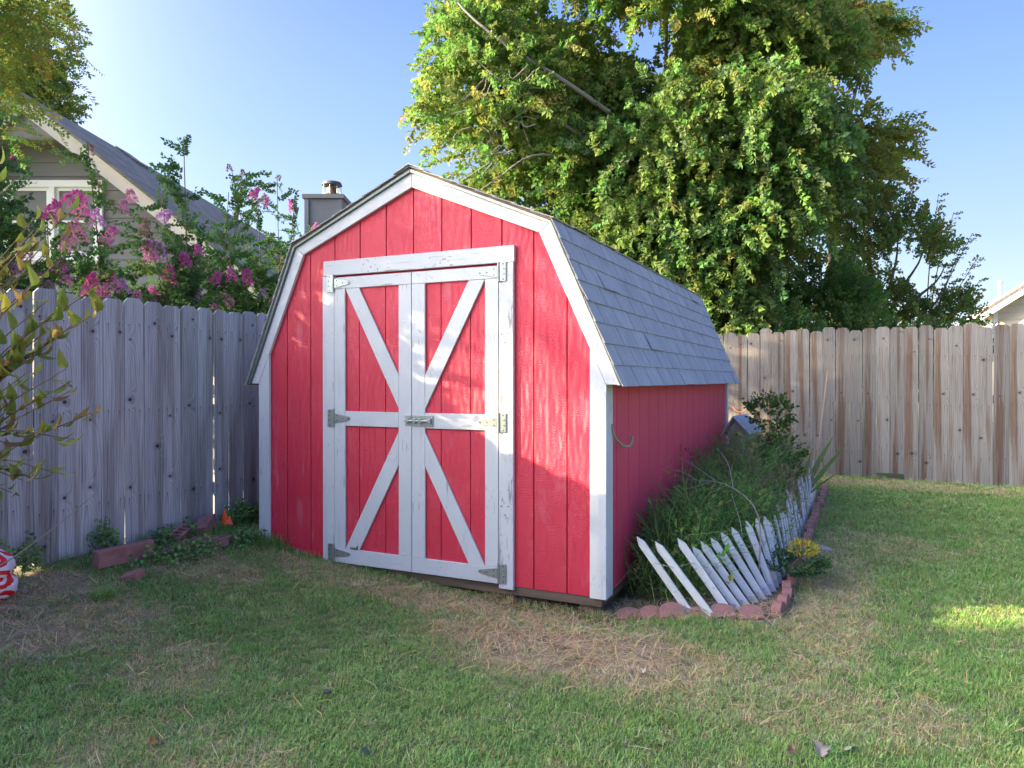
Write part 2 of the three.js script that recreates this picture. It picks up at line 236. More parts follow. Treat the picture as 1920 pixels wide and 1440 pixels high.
// ---------- the red barn shed ----------
const SL = 4.15;                                           // length of the shed, front wall at z = 0
{
  const shed = thing('barn_shed', 'red barn-style garden shed with white trim and grey shingled gambrel roof', 'shed', [shedX, 0, 0]);
  const R = [0, 2.575], B = [.938, 2.17], E = [1.342, 1.24];
  const under = x => { x = Math.abs(x); return x < .9 ? lerp(2.50, 2.13, x / .9) : lerp(2.13, 1.30, (x - .9) / .36); };
  const W = .2032, gap = .0032;
  // front siding, strip by strip between the grooves
  for (let k = -6; k < 6; k++) {
    const x0 = k * W + gap, x1 = (k + 1) * W - gap, full = x1 < -.5 || x0 > .5, y0 = full && !(x0 < 0 && x1 > -.5) ? (x1 < -.59 || x0 > .59 || Math.abs(x0 + x1) / 2 > .6 ? .068 : 1.95) : 1.95;
    const top = [[x1, under(x1)]]; if (x0 < .9 && x1 > .9) top.push([.9, 2.13]); if (x0 < 0 && x1 > 0) top.push([0, 2.5]); if (x0 < -.9 && x1 > -.9) top.push([-.9, 2.13]); top.push([x0, under(x0)]);
    mesh('siding_strip', uvM(poly([[x0, y0], [x1, y0], ...top], .014, -.014, .0015), 'y', 1.2), M.red, shed);
  }
  const gable = [[-1.216, .075], [1.216, .075], [1.216, 1.38], [.88, 2.12], [0, 2.48], [-.88, 2.12], [-1.216, 1.38]];
  mesh('siding_backing', poly(gable, .012, -.028, 0), M.redBack, shed);
  mesh('rear_wall', uvM(poly(gable, .02, -SL, 0), 'y', 1.2), M.redSide, shed);
  // side walls
  for (const s of [1, -1]) {
    mesh('side_wall_backing', box(.012, 1.23, SL - .03, s * 1.206, .69, -SL / 2), M.redBack, shed);
    const n = 17, w = (SL - .02) / n;
    for (let k = 0; k < n; k++) { const z1 = -.01 - k * w, z0 = z1 - w; const g = box(.012, 1.24, w - .007, s * 1.219, .69, (z0 + z1) / 2); mesh('siding_strip', uvM(g, 'y', 1.0), M.redSide, shed); }
    // corner boards: front face mitred under the rake, and the return on the side
    mesh('corner_board', uvM(poly([[s * 1.158, .066], [s * 1.252, .066], [s * 1.252, 1.238], [s * 1.158, 1.438]].map(p => p).sort(() => 0), .02, .0025, .002), 'y', 1), M.white, shed);
    mesh('corner_board', uvM(box(.021, 1.172, .10, s * 1.2405, .654, -.0485), 'y', 1), M.white, shed);
    mesh('corner_board', uvM(box(.021, 1.172, .10, s * 1.2365, .654, -SL + .045), 'y', 1), M.white, shed);
    mesh('frieze_board', uvM(box(.018, .05, SL - .2, s * 1.2335, 1.275, -SL / 2), 'z', 1), M.white, shed);
    // rake boards on the front gable
    mesh('rake_board', uvM(poly([[s * .0008, 2.452], [s * .853, 2.1], [s * .915, 2.146], [s * .0008, 2.54]], .022, .002, .002), 'x', 1), M.white, shed);
    mesh('rake_board', uvM(poly([[s * .8545, 2.0985], [s * 1.158, 1.4405], [s * 1.2535, 1.2395], [s * 1.316, 1.2395], [s * .9165, 2.1445]], .022, .002, .002), 'y', 1), M.white, shed);
    // drip trim along the roof edge
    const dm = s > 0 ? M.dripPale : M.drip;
    mesh('drip_trim', poly([[s * .0008, 2.541], [s * .9175, 2.1465], [s * .931, 2.157], [s * .0008, 2.560]], .026, .014, .002), dm, shed);
    mesh('drip_trim', poly([[s * .9185, 2.1455], [s * 1.319, 1.236], [s * 1.336, 1.236], [s * .932, 2.156]], .026, .014, .002), dm, shed);
  }
  // roof decks, with shingles as their own pieces
  const deck = (a, b, s) => { const dx = b[0] - a[0], dy = b[1] - a[1], L = Math.hypot(dx, dy), nx = -dy / L * -1, ny = dx / L; const t = .016; return poly([[s * a[0], a[1]], [s * b[0], b[1]], [s * (b[0] - ny * 0 - t * .6), b[1] - t * .5], [s * (a[0] - t * .5), a[1] - t]], SL + .09, -SL - .055, 0); };
  for (const s of [1, -1]) {
    const up = mesh('roof', deck(R, B, s), M.sill, shed), low = mesh('roof', deck(B, E, s), M.sill, shed);
    up.userData.label = 'shallow upper roof slope'; low.userData.label = 'steep lower roof slope';
    for (const [slope, a, b, rows] of [[up, R, B, 8], [low, B, E, 8]]) {
      const dx = b[0] - a[0], dy = b[1] - a[1], L = Math.hypot(dx, dy), d = V(s * dx / L, dy / L, 0), n = V(s * -dy / L, dx / L, 0), step = (L + .012) / rows, visible = slope === low && s > 0;
      const loose = [];
      for (let i = 0; i < rows; i++) {
        const e = L + .014 - i * step, len = Math.min(step + .025, e + .005), zs = []; let z = .055 - (i % 2 ? .152 : .02) - (i * 37 % 5) * .012;
        zs.push(.055); while (z > -SL - .05) { if (.055 - z > .02) zs.push(z); z -= .305; } zs.push(-SL - .06);
        for (let k = 0; k + 1 < zs.length; k++) {
          const z1 = zs[k] - .0055, z0 = zs[k + 1] + .0055, lift = .0085 + .0018 * rnd() + (rnd() < .05 ? .007 : 0), sk = rr(-.0018, .0018);
          const P = (t, h, zz) => V(a[0] * s, a[1], 0).addScaledVector(d, t).addScaledVector(n, h).setZ(zz);
          const v = [P(e + sk, lift, z1), P(e - sk, lift + rr(-.001, .001), z0), P(e - len, .0015, z0), P(e - len, .0015, z1), P(e + sk, lift - .006, z1), P(e - sk, lift - .006, z0), P(e - len, -.002, z0), P(e - len, -.002, z1)];
          const q = [[0, 1, 2, 3], [4, 7, 6, 5], [0, 4, 5, 1], [1, 5, 6, 2], [3, 7, 4, 0], [2, 6, 7, 3]], pos = [], uv = [], ou = rnd(), ov = rnd();
          for (const f of q) for (const w of [0, 1, 2, 0, 2, 3]) { const p = v[f[s > 0 ? w : w]]; pos.push(p.x, p.y, p.z); uv.push(p.z / .42 + ou, p.y / .42 + ov); }
          const g = new THREE.BufferGeometry(); g.setAttribute('position', new THREE.Float32BufferAttribute(pos, 3)); g.setAttribute('uv', new THREE.Float32BufferAttribute(uv, 2)); g.computeVertexNormals();
          if (visible) mesh('shingle', g, frnd(shingleVar), slope); else loose.push(g);
        }
      }
      if (loose.length) stuff(mesh('shingle_courses', merge(loose), shingleVar[0], slope));
    }
  }
  mesh('ridge_cap', poly([[-.11, 2.534], [0, 2.584], [.11, 2.534], [.11, 2.541], [0, 2.592], [-.11, 2.541]], SL + .12, -SL - .06, 0), shingleVar[3], shed);
  // base frame and skids
  mesh('base_beam', uvM(box(2.43, .05, .045, 0, .041, -.032), 'x', 1), M.sill, shed);
  mesh('base_beam', uvM(box(.045, .05, SL - .1, 1.19, .041, -SL / 2), 'z', 1), M.sill, shed);
  for (const x of [-.75, .62, 1.12]) mesh('skid', uvM(box(.11, .12, SL - .1, x, -.04, -SL / 2 - .02), 'z', 1), M.sill, shed);
  // door frame
  mesh('door_header', board(-.685, .698, 1.946, 2.042, .001, .024, 'x', 1.1), M.worn, shed);
  mesh('door_jamb', board(-.695, -.5995, .058, 1.9445, .001, .021, 'y', 1), M.white, shed);
  mesh('door_jamb', board(.6, .692, .052, 1.9445, .001, .022, 'y', 1), M.worn, shed);
  for (const s of [-1, 1]) {
    const X = (a, b) => s < 0 ? [-b, -a] : [a, b];
    const [dx0, dx1] = X(.0025, .5965);
    const door = mesh('door', poly([[dx0, .085], [dx1, .085], [dx1, 1.93], [dx0, 1.93]], .012, -.013, 0), M.redBack, shed);
    door.userData.label = s < 0 ? 'left leaf of the white braced double door' : 'right leaf of the white braced double door carrying the slide bolt';
    const cuts = [.096, .2032, .4064, .51];
    for (let k = 0; k < 3; k++) { const [a, b] = X(cuts[k] + (k ? gap * .8 : -.004), cuts[k + 1] - (k < 2 ? gap * .8 : -.004)); mesh('panel_strip', uvM(poly([[a, .15], [b, .15], [b, 1.88], [a, 1.88]], .01, -.0005, .001), 'y', 1.2), M.red, door); }
    const bd = (a, b, y0, y1, z1, mt = M.white) => { const [p, q] = X(a, b); return board(p, q, y0, y1, .0102, z1, y1 - y0 > b - a ? 'y' : 'x', 1); };
    mesh('stile', bd(.0025, .096, .173, 1.8555, .0235), M.white, door); mesh('stile', bd(.51, .5965, .173, 1.8555, .0235), M.white, door);
    mesh('rail', bd(.0025, .5965, 1.8565, 1.93, .0245), M.white, door); mesh('rail', bd(.097, .509, .969, 1.063, .0235), M.white, door); mesh('rail', bd(.0025, .5965, .078, .172, .0245), M.white, door);
    const br = pts => uvM(poly(pts.map(([x, y]) => [s * x, y]), .0125, .0102, .0015), 'y', 1);
    mesh('brace', br([[.097, 1.09], [.097, 1.295], [.40, 1.8555], [.508, 1.8555]]), M.white, door);
    mesh('brace', br([[.097, .942], [.097, .735], [.40, .173], [.508, .173]]), M.white, door);
    if (s < 0) { // rotted foot of the brace
      const g = []; for (let i = 0; i < 7; i++) { const w = rr(.005, .012), h = rr(.012, .03); g.push(poly([[-.47 + i * .009, .174], [-.47 + i * .009 + w, .174], [-.47 + i * .009 + w * rr(.2, .8), .174 + h]], .004, .0225, 0)); }
      mesh('splintered_wood', merge(g), std({ color: lin(.16, .09, .05) }), door);
    }
    // strap hinges
    for (const y of [1.893, 1.017, .14]) {
      const e = .5965, parts = [];
      parts.push(poly([[s * (e + .012), y - .056], [s * (e + .052), y - .056], [s * (e + .052), y + .056], [s * (e + .012), y + .056]], .004, .0255, .001));
      parts.push(poly([[s * (e - .004), y - .031], [s * (e - .004), y + .031], [s * (e - .118), y + .0115], [s * (e - .128), y + .004], [s * (e - .128), y - .006], [s * (e - .118), y - .0125]], .004, .0258, .001));
      const c = new THREE.CylinderGeometry(.0072, .0072, .116, 10); c.translate(s * (e + .005), y, .0285); parts.push(c);
      for (const dy of [-.031, .031]) { const q = new THREE.TorusGeometry(.0074, .0009, 4, 10); q.rotateX(Math.PI / 2); q.translate(s * (e + .005), y + dy, .0285); parts.push(q); }
      const h = mesh('hinge', merge(parts), M.galv, door), sc = [];
      for (const [a, b] of [[e + .034, -.044], [e + .040, -.015], [e + .040, .016], [e + .034, .044], [e - .025, -.016], [e - .025, .017], [e - .072, .0], [e - .117, -.001]]) { const q = new THREE.SphereGeometry(.0048, 8, 5); q.scale(1, 1, .6); q.translate(s * a, y + b, .0298); sc.push(q); }
      void h; mesh('hinge_screws', merge(sc), std({ color: lin(.14, .14, .14), metalness: .6, roughness: .45 }), door);
    }
    if (s > 0) { // slide bolt, with its keeper on the other leaf
      const g = [poly([[.004, .980], [.158, .980], [.158, 1.046], [.004, 1.046]], .003, .0255, .0008)], rod = new THREE.CylinderGeometry(.0065, .0065, .185, 10); rod.rotateZ(Math.PI / 2); rod.translate(.048, 1.014, .0375); g.push(rod);
      for (const x of [.028, .07, .135]) g.push(poly([[x - .011, 1.0], [x + .011, 1.0], [x + .011, 1.028], [x - .011, 1.028]], .016, .0285, .003));
      g.push(tube([[.088, 1.014, .043], [.088, 1.006, .052], [.085, .992, .054]], .003, .003, 6));
      mesh('slide_bolt', merge(g), M.galv, door);
      const scr = []; for (const [x, y] of [[.146, .99], [.146, 1.036], [.05, .988], [.05, 1.037]]) { const q = new THREE.SphereGeometry(.005, 8, 5); q.scale(1, 1, .5); q.translate(x, y, .0288); scr.push(q); } mesh('bolt_screws', merge(scr), std({ color: lin(.6, .6, .58), metalness: .7, roughness: .3 }), door);
    } else {
      const g = [poly([[-.045, .984], [-.006, .984], [-.006, 1.044], [-.045, 1.044]], .003, .0255, .0008), poly([[-.034, 1.0], [-.016, 1.0], [-.016, 1.028], [-.034, 1.028]], .015, .0285, .003)];
      mesh('bolt_keeper', merge(g), M.galv, door);
    }
  }
  // hose hook screwed to the corner return
  mesh('hanger_hook', tube([[1.252, 1.02, -.075], [1.256, .985, -.08], [1.262, .95, -.10], [1.275, .91, -.15], [1.285, .885, -.22], [1.29, .885, -.29], [1.292, .905, -.335], [1.292, .935, -.345]], .006, .0095, 8, 30), std({ color: lin(.30, .29, .18), roughness: .45 }), shed);
}

// ---------- board fences ----------
const picketGeo = (() => {                                 // dog-eared picket, uv on one column of the atlas
  const made = new Map();
  return (w, h, v) => { const key = [w, h, v].join(); if (made.has(key)) return made.get(key);
    const c = .028, g0 = poly([[-w / 2, 0], [w / 2, 0], [w / 2, h - c], [w / 2 - c, h], [-w / 2 + c, h], [-w / 2, h - c]], .017, -.0085, .0015), g = g0.index ? g0.toNonIndexed() : g0, p = g.attributes.position, uv = new Float32Array(p.count * 2);
    for (let i = 0; i < p.count; i++) { uv[i * 2] = (v + clamp(.5 + p.getX(i) / .15 * .96, .02, .98)) / NV; uv[i * 2 + 1] = p.getY(i) / 1.85 + .03; }
    g.setAttribute('uv', new THREE.BufferAttribute(uv, 2)); made.set(key, g); return g; };
})();
function fence(name, label, n, step, at, turn, mat, height, baseOf, skip = {}) {
  const f = thing(name, label, 'fence', [at[0], 0, at[1]]); f.rotation.y = turn;
  const dir = [Math.cos(turn), -Math.sin(turn)];
  for (let i = 0; i < n; i++) {
    const x = i * step + step / 2, b = baseOf(i, at[0] + dir[0] * x, at[1] + dir[1] * x), h = Math.round((height(i) - b) * 200) / 200, o = skip[i] || 0, wid = step - .0022 - (rnd() < .25 ? .002 : 0) - o;
    const m = mesh('picket', picketGeo(Math.round(wid * 1000) / 1000, h, Math.floor(rnd() * NV)), mat, f);
    m.position.set(x + rr(-.001, .001), b, rr(-.003, .003)); m.rotation.z = rr(-.004, .004); m.rotation.y = rr(-.012, .012);
  }
  for (const y of [.48, 1.05, 1.6]) mesh('rail', uvM(box(n * step, .088, .038, n * step / 2, y, -.03), 'x', 1), M.rail, f);
  for (let x = .6; x < n * step; x += 2.4) mesh('post', uvM(box(.088, 1.75, .088, x, .85, -.095), 'y', 1), M.rail, f);
  return f;
}
// left fence runs along the shed's flank, its good side to the yard
fence('board_fence', 'weathered blue-grey dog-eared picket fence beside the shed, below the pink blossom', 78, .143, [-1.762, 5.52], Math.PI / 2, M.fenceGrey, i => 1.785 + .012 * Math.sin(i * 1.7) - (i % 7 === 3 ? .012 : 0), (i, x, z) => gy(x, z) - .02 + ((i === 28 || i === 29) ? .05 : 0), { 37: .004, 38: .008, 39: .009, 40: .005, 34: .004 });
// rear fence
fence('board_fence', 'brown-stained dog-eared picket fence across the back of the yard', 66, .1432, [-1.74, -5.585], .0114, M.fenceBrown, i => 1.865 + .018 * Math.sin(i * 2.1) + (i % 5 === 2 ? .02 : 0) - (i < 22 ? .025 : 0), (i, x, z) => gy(x, z) - .02 + (i === 31 || i === 32 ? .085 : i % 9 === 4 ? .03 : 0));

// ---------- foliage helpers ----------
function leafVerts(l, w, fold, bend) { // one folded, pointed leaf along +y, 4 triangles
  const b = [0, 0, 0], L = [-w, l * .45, fold * w], Rr = [w, l * .45, fold * w], Mi = [0, l * .48, 0], t = [0, l * (1 - bend * .12), -bend * l * .35];
  return [b, Rr, Mi, b, Mi, L, Mi, Rr, t, Mi, t, L].map(p => V(...p));
}
const qY = V(0, 1, 0);
function geoFrom(verts) { const p = new Float32Array(verts.length * 3); verts.forEach((v, i) => { p[i * 3] = v.x; p[i * 3 + 1] = v.y; p[i * 3 + 2] = v.z; }); const g = new THREE.BufferGeometry(); g.setAttribute('position', new THREE.BufferAttribute(p, 3)); g.computeVertexNormals(); return g; }
function basis(dir, up) { const y = dir.clone().normalize(), x = up.clone().cross(y); if (x.lengthSq() < 1e-5) x.set(1, 0, 0).cross(y); x.normalize(); const z = x.clone().cross(y); return new THREE.Matrix4().makeBasis(x, y, z); }
function sprayGeo({ n = 12, len = .3, l = .07, w = .022, spread = 1, sag = .1, tip = true, jitter = .5, pairs = false }) {
  const out = [];
  for (let i = 0; i < n; i++) {
    const t = (i + .6) / n, P = V(rr(-.01, .01), t * len, -sag * t * t * len), a = pairs ? (i % 2 ? 0 : Math.PI) + rr(-.4, .4) : i * 2.4 + rr(-.6, .6);
    const d = V(Math.cos(a), tip ? .55 + .6 * t : .35, Math.sin(a) * spread).add(V(gauss() * jitter * .5, gauss() * jitter * .4 - .25 * sag, gauss() * jitter * .5));
    const m = basis(d, V(gauss() * .5, .3 + gauss() * .4, 1)), s = rr(.7, 1.2);
    for (const v of leafVerts(l * s, w * s, rr(.1, .5), rr(.2, 1))) out.push(v.applyMatrix4(m).add(P));
  }
  return geoFrom(out);
}
function cloud(name, geos, mat, items, parent) { // items: [pos, dir, scale, [r,g,b]]; one InstancedMesh for each spray shape
  const by = geos.map(() => []); items.forEach(it => by[Math.floor(rnd() * geos.length)].push(it));
  geos.forEach((g, k) => {
    if (!by[k].length) return; const im = shadows(new THREE.InstancedMesh(g, mat, by[k].length)), m = new THREE.Matrix4(), c = new THREE.Color();
    by[k].forEach(([p, d, s, col], i) => { m.copy(basis(d, V(gauss(), gauss(), gauss()))); m.scale(V(s, s, s)); m.setPosition(p); im.setMatrixAt(i, m); im.setColorAt(i, c.setRGB(...col)); });
    im.name = name; stuff(im); (parent || scene).add(im);
  });
}
const unit = () => { const v = V(gauss(), gauss(), gauss()); return v.lengthSq() < .01 ? V(0, 1, 0) : v.normalize(); };
function weepCrown(blobs, pal, dens, droop = 1) {           // hanging branchlets, each a chain of leaf sprays
  const items = [];
  for (const [x, y, z, rx, ry = rx, rz = rx] of blobs) {
    const N = Math.round(dens * (rx * ry + rx * rz + ry * rz) / 3);
    for (let i = 0; i < N; i++) {
      const u = unit(); if (u.y < -.35 && rnd() < .6) u.y *= -1; const q = Math.pow(rnd(), .38) * .98, P = V(x + u.x * rx * q, y + u.y * ry * q, z + u.z * rz * q);
      if (noise(P.x * 1.1 + 50, P.y * 1.1 + P.z * .7 + 50, 401) < .30) continue;
      const o = V(u.x, 0, u.z).normalize(), K = 2 + Math.floor(rnd() * 4), hue = clamp(noise(P.x * .8 + 30, P.y * .8 + P.z * .5 + 30, 403) + gauss() * .12), d = V(o.x, .25, o.z);
      for (let k = 0; k < K; k++) { d.y -= .32 * droop; d.x *= .82; d.z *= .82; d.add(V(gauss() * .28, gauss() * .2, gauss() * .28)); const e = d.clone().normalize(); items.push([P.clone(), e.clone(), rr(.6, 1.35), mix3(frnd(pal), pal[pal.length - 1], hue * hue * .5).map(c => c * rr(.8, 1.2))]); P.addScaledVector(e, .17); }
    }
  }
  return items;
}
function bushCrown(blobs, pal, dens, up = .4) {
  const items = [];
  for (const [x, y, z, rx, ry = rx, rz = rx] of blobs) { const N = Math.round(dens * (rx * ry + rx * rz + ry * rz) / 3);
    for (let i = 0; i < N; i++) { const u = unit(), q = Math.pow(rnd(), .42), P = V(x + u.x * rx * q, y + u.y * ry * q, z + u.z * rz * q); if (noise(P.x * 2.2 + 50, P.y * 2.2 + P.z * 1.3 + 50, 405) < .34) continue;
      items.push([P, u.clone().add(V(gauss() * .5, up + gauss() * .5, gauss() * .5)).normalize(), rr(.75, 1.2), frnd(pal).map(c => c * rr(.8, 1.2))]); } }
  return items;
}
function tree(name, label, trunk, blobs, mk, geos, group) {  // trunk: [base, fork]; a limb to each mass of foliage
  const [b, f, r] = trunk, t = thing(name, label, 'tree', b, group);
  const L = p => [p[0] - b[0], p[1] - b[1], p[2] - b[2]], F = L(f);
  mesh('trunk', tube([[0, -.3, 0], [F[0] * .3 + .1, F[1] * .35, F[2] * .3], F], r, r * .62, 10), M.bark, t);
  blobs.forEach(q => { const e = L(q); mesh('limb', tube([F, [lerp(F[0], e[0], .45), lerp(F[1], e[1], .62), lerp(F[2], e[2], .4)], e, [e[0] + (e[0] - F[0]) * .12, e[1] + q[3] * .45, e[2] + (e[2] - F[2]) * .12]], r * .38, r * .06, 7), M.bark, t); });
  const items = mk(blobs.map(q => [...L(q), ...q.slice(3)])); cloud('crown', geos, M.leaf, items, t);
  return t;
}
const mapleGeo = [0, 1, 2, 3].map(() => sprayGeo({ n: 12, len: .30, l: .10, w: .03, sag: .2, jitter: .9 }));
const oakGeo = [0, 1, 2].map(() => sprayGeo({ n: 12, len: .24, l: .075, w: .026, jitter: .8 }));
const pinnateGeo = [0, 1, 2].map(() => sprayGeo({ n: 22, len: .26, l: .05, w: .011, pairs: true, jitter: .25, sag: .35, spread: .3 }));

// ---------- trees behind the fences ----------
const green = [[.115, .225, .045], [.135, .25, .05], [.09, .19, .045], [.16, .26, .05], [.135, .245, .085], [.20, .25, .045]];
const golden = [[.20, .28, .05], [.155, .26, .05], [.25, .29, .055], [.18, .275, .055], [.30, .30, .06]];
const deep = [[.115, .205, .046], [.145, .235, .052], [.185, .24, .052], [.13, .22, .056], [.235, .245, .055]];
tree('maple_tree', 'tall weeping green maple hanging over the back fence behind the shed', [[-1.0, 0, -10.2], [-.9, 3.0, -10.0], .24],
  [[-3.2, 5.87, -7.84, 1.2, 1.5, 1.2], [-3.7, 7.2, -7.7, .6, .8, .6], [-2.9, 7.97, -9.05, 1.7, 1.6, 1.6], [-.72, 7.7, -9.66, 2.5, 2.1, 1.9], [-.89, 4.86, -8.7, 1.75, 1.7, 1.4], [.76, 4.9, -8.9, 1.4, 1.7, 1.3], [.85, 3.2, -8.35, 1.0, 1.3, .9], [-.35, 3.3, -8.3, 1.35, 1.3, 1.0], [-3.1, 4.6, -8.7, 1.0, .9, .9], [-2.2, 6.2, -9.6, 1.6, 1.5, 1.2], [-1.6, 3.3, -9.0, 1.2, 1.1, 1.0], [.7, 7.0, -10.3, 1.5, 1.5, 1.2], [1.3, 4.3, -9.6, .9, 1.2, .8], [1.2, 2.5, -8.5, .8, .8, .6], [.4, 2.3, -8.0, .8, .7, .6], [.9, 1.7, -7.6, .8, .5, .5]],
  bl => [...weepCrown(bl.filter((b, i) => ![0, 1, 2, 3, 8, 11].includes(i)), green, 330, .72), ...weepCrown(bl.filter((b, i) => [0, 1, 2, 3, 8, 11].includes(i)), [...golden, green[3], green[1]], 300, .6)], mapleGeo);  // golden on upper and left masses: part yellowing leaves, part painted sunlight
tree('shade_tree', 'tall golden-green tree standing behind the weeping maple', [[2.0, 0, -13.5], [2.0, 4, -13.3], .2],
  [[1.1, 7.25, -11.9, 1.6, 1.6, 1.3], [2.0, 8.5, -13.56, 1.0, .9, 1.0], [2.45, 6.2, -13.64, .9, .8, .9], [1.6, 5.3, -12.61, 1.2, 1.0, 1.0], [2.75, 8.6, -13.4, .5, .35, .5], [.6, 8.9, -12.3, 1.5, 1.1, 1.2]],
  bl => weepCrown(bl, golden, 270, .55), mapleGeo);
tree('young_tree', 'small bright green bushy tree between the maple and the dark trees', [[1.95, 0, -10.0], [1.95, 1.6, -9.95], .08], [[1.94, 3.0, -9.78, .75, .8, .6], [1.6, 2.3, -9.9, .7, .7, .6], [2.2, 2.3, -9.9, .7, .7, .6]], bl => bushCrown(bl, green.slice(0, 4), 900), oakGeo);
tree('dark_tree', 'dense dark olive tree rising behind the back fence', [[2.9, 0, -12.6], [2.9, 1.8, -12.5], .16], [[3.17, 3.55, -12.03, 1.15, 1.0, .9], [3.86, 2.75, -12.38, .65, .62, .6], [2.61, 4.3, -12.33, .85, .75, .8], [3.6, 3.6, -12.5, .7, .9, .6], [2.4, 2.8, -12.2, 1.0, 1.0, .8], [3.9, 3.2, -12.4, .6, .7, .6], [4.1, 2.5, -12.3, .5, .5, .5], [1.9, 2.0, -11, 1.0, .9, .7]], bl => bushCrown(bl, deep, 640), oakGeo);
for (const [x, z, lab] of [[-.2, -7.6, 'leafy green shrub under the weeping maple behind the back fence'], [1.0, -7.9, 'low leafy shrub at the foot of the maple, touching the back fence'], [2.2, -9.0, 'shrubby undergrowth below the small bright green tree'], [3.3, -10.5, 'shrubby undergrowth below the dark olive tree']]) tree('undergrowth_shrub', lab, [[x, 0, z], [x, .4, z], .05], [[x, 1.2, z, .8, .8, .6], [x + .3, 1.75, z - .1, .75, .6, .6], [x - .4, 1.7, z, .7, .6, .6]], bl => bushCrown(bl, x > 2 ? deep : green, 620), oakGeo);
{ // bare, thinly leaved shoots at the dark tree's right shoulder
  const t = thing('sapling', 'spindly sapling with sparse feathery shoots beside the dark olive tree', 'tree', [3.7, 0, -12.9]);
  const items = [];
  for (const [x, y, z] of [[4.55, 3.55, -12.6], [4.5, 4.1, -12.7], [4.2, 4.55, -12.8], [4.6, 3.15, -12.5], [3.95, 4.95, -12.9], [4.3, 3.8, -12.6]]) { const e = [x - 3.7, y, z + 12.9], c = tube([[0, 1.2, 0], [e[0] * .4, e[1] * .72, e[2] * .4], e], .02, .004, 5); mesh('shoot', c, M.twig, t); for (let k = 0; k < 9; k++) { const q = .5 + k * .06; items.push([V(e[0] * q * (.4 + .6 * q), lerp(1.2, e[1], Math.sqrt(q)), e[2] * q), V(.8, .2 + gauss() * .3, gauss()), .7, frnd(deep)]); } }
  mesh('trunk', tube([[0, -.2, 0], [0, .6, 0], [0, 1.3, 0]], .05, .03, 7), M.bark, t);
  cloud('crown', oakGeo, M.leaf, items, t);
}
{ // dead limbs showing grey in the maple's left flank
  const t = thing('dead_branch', 'bare grey dead branch reaching through the left side of the weeping maple', 'branch', [-1.8, 6.2, -7.9]);
  const B = (pts, r) => mesh('limb', tube(pts.map(([x, y, z]) => [x + 1.8, y - 6.2, z + 7.9]), r, r * .2, 6), M.deadwood, t);
  B([[-1.4, 5.9, -8.3], [-2.0, 6.3, -7.5], [-2.7, 6.75, -7.0], [-3.4, 7.4, -6.7], [-3.8, 8.0, -6.6]], .05);
  B([[-1.5, 5.2, -8.1], [-2.1, 5.6, -7.2], [-2.8, 5.75, -6.8], [-3.5, 5.6, -6.5]], .035); B([[-1.6, 5.0, -8.0], [-2.3, 4.9, -7.0], [-2.8, 4.55, -6.8], [-3.2, 4.3, -6.7]], .025);
  for (let i = 0; i < 34; i++) { const a = [rr(-3.4, -2.0), rr(4.7, 6.7), rr(-7.1, -6.7)]; B([a, [a[0] + rr(-.25, .1), a[1] + rr(-.25, .15), a[2] + .1], [a[0] + rr(-.6, .2), a[1] + rr(-.5, .35), a[2] + rr(-.05, .2)]], .011); }
}
// over the left fence: out-of-view crowns shaped and added to break up low sun
tree('locust_tree', 'feathery-leaved tree hanging into the yard over the house gable', [[-7.4, 0, 1.4], [-7.0, 3.6, 1.6], .2],
  [[-5.3, 4.6, .2, .5, .6, .5], [-5.45, 3.95, .3, .3, .35, .3], [-6.7, 5.0, -.75, 1.1, 1.35, .8], [-6.7, 5.5, .9, 1.9, 1.5, 1.5], [-6.8, 6.1, 2.6, 1.7, 1.2, 1.4], [-6.8, 5.8, 3.9, 1.7, 1.15, 1.3], [-6.9, 4.4, 1.9, 1.3, 1.0, 1.1], [-7.4, 4.6, 3.0, 1.0, .6, .7], [-7.0, 7.6, 2.6, 2.0, 1.2, 2.0]],
  bl => weepCrown(bl, [[.11, .22, .04], [.14, .24, .04], [.17, .23, .036], [.095, .19, .04], [.24, .22, .036]], 330, .55), pinnateGeo);
tree('shade_tree', 'broad leafy tree added out of view beyond the left fence to shade the yard', [[-7.2, 0, 6.6], [-7.0, 2.6, 6.5], .18], [[-6.9, 4.1, 6.3, 1.6, 1.7, 1.6], [-7.2, 5.6, 5.6, 1.7, 1.3, 1.6], [-6.8, 3.0, 5.6, 1.0, .9, .75], [-6.8, 4.1, 5.25, .9, .9, .5]], bl => bushCrown(bl, green, 420), oakGeo);  // out-of-view tree, added to block the sun around the lit patch
for (const [x, z] of [[-2.75, -3.3], [-2.9, -4.3]]) tree('added_shade_shrub', z > -4 ? 'tall evergreen shrub added unseen behind the shed to shade the back fence' : 'added evergreen shrub hidden in the fence corner to shade the back fence', [[x, 0, z], [x, .5, z], .06], [[x, 1.1, z, .6, .9, .55], [x, 2.2, z, .5, .8, .5]], bl => bushCrown(bl, deep, 900), oakGeo);  // hidden behind the shed, added to keep sun off the back fence
tree('far_tree', 'dark backlit tree rising behind the roof of the grey house', [[-22.5, 0, -11.2], [-22.4, 7, -11.2], .3], [[-22.2, 12.3, -11.13, 1.5, 1.9, 1.3], [-21.75, 10.4, -11.34, .95, 1.0, .9], [-23.2, 11, -10.74, 1.6, 2.0, 1.5], [-22.4, 9.0, -11.2, 1.3, 1.3, 1.2]], bl => bushCrown(bl, deep, 420), [sprayGeo({ n: 14, len: .34, l: .12, w: .04, jitter: .8 })]);

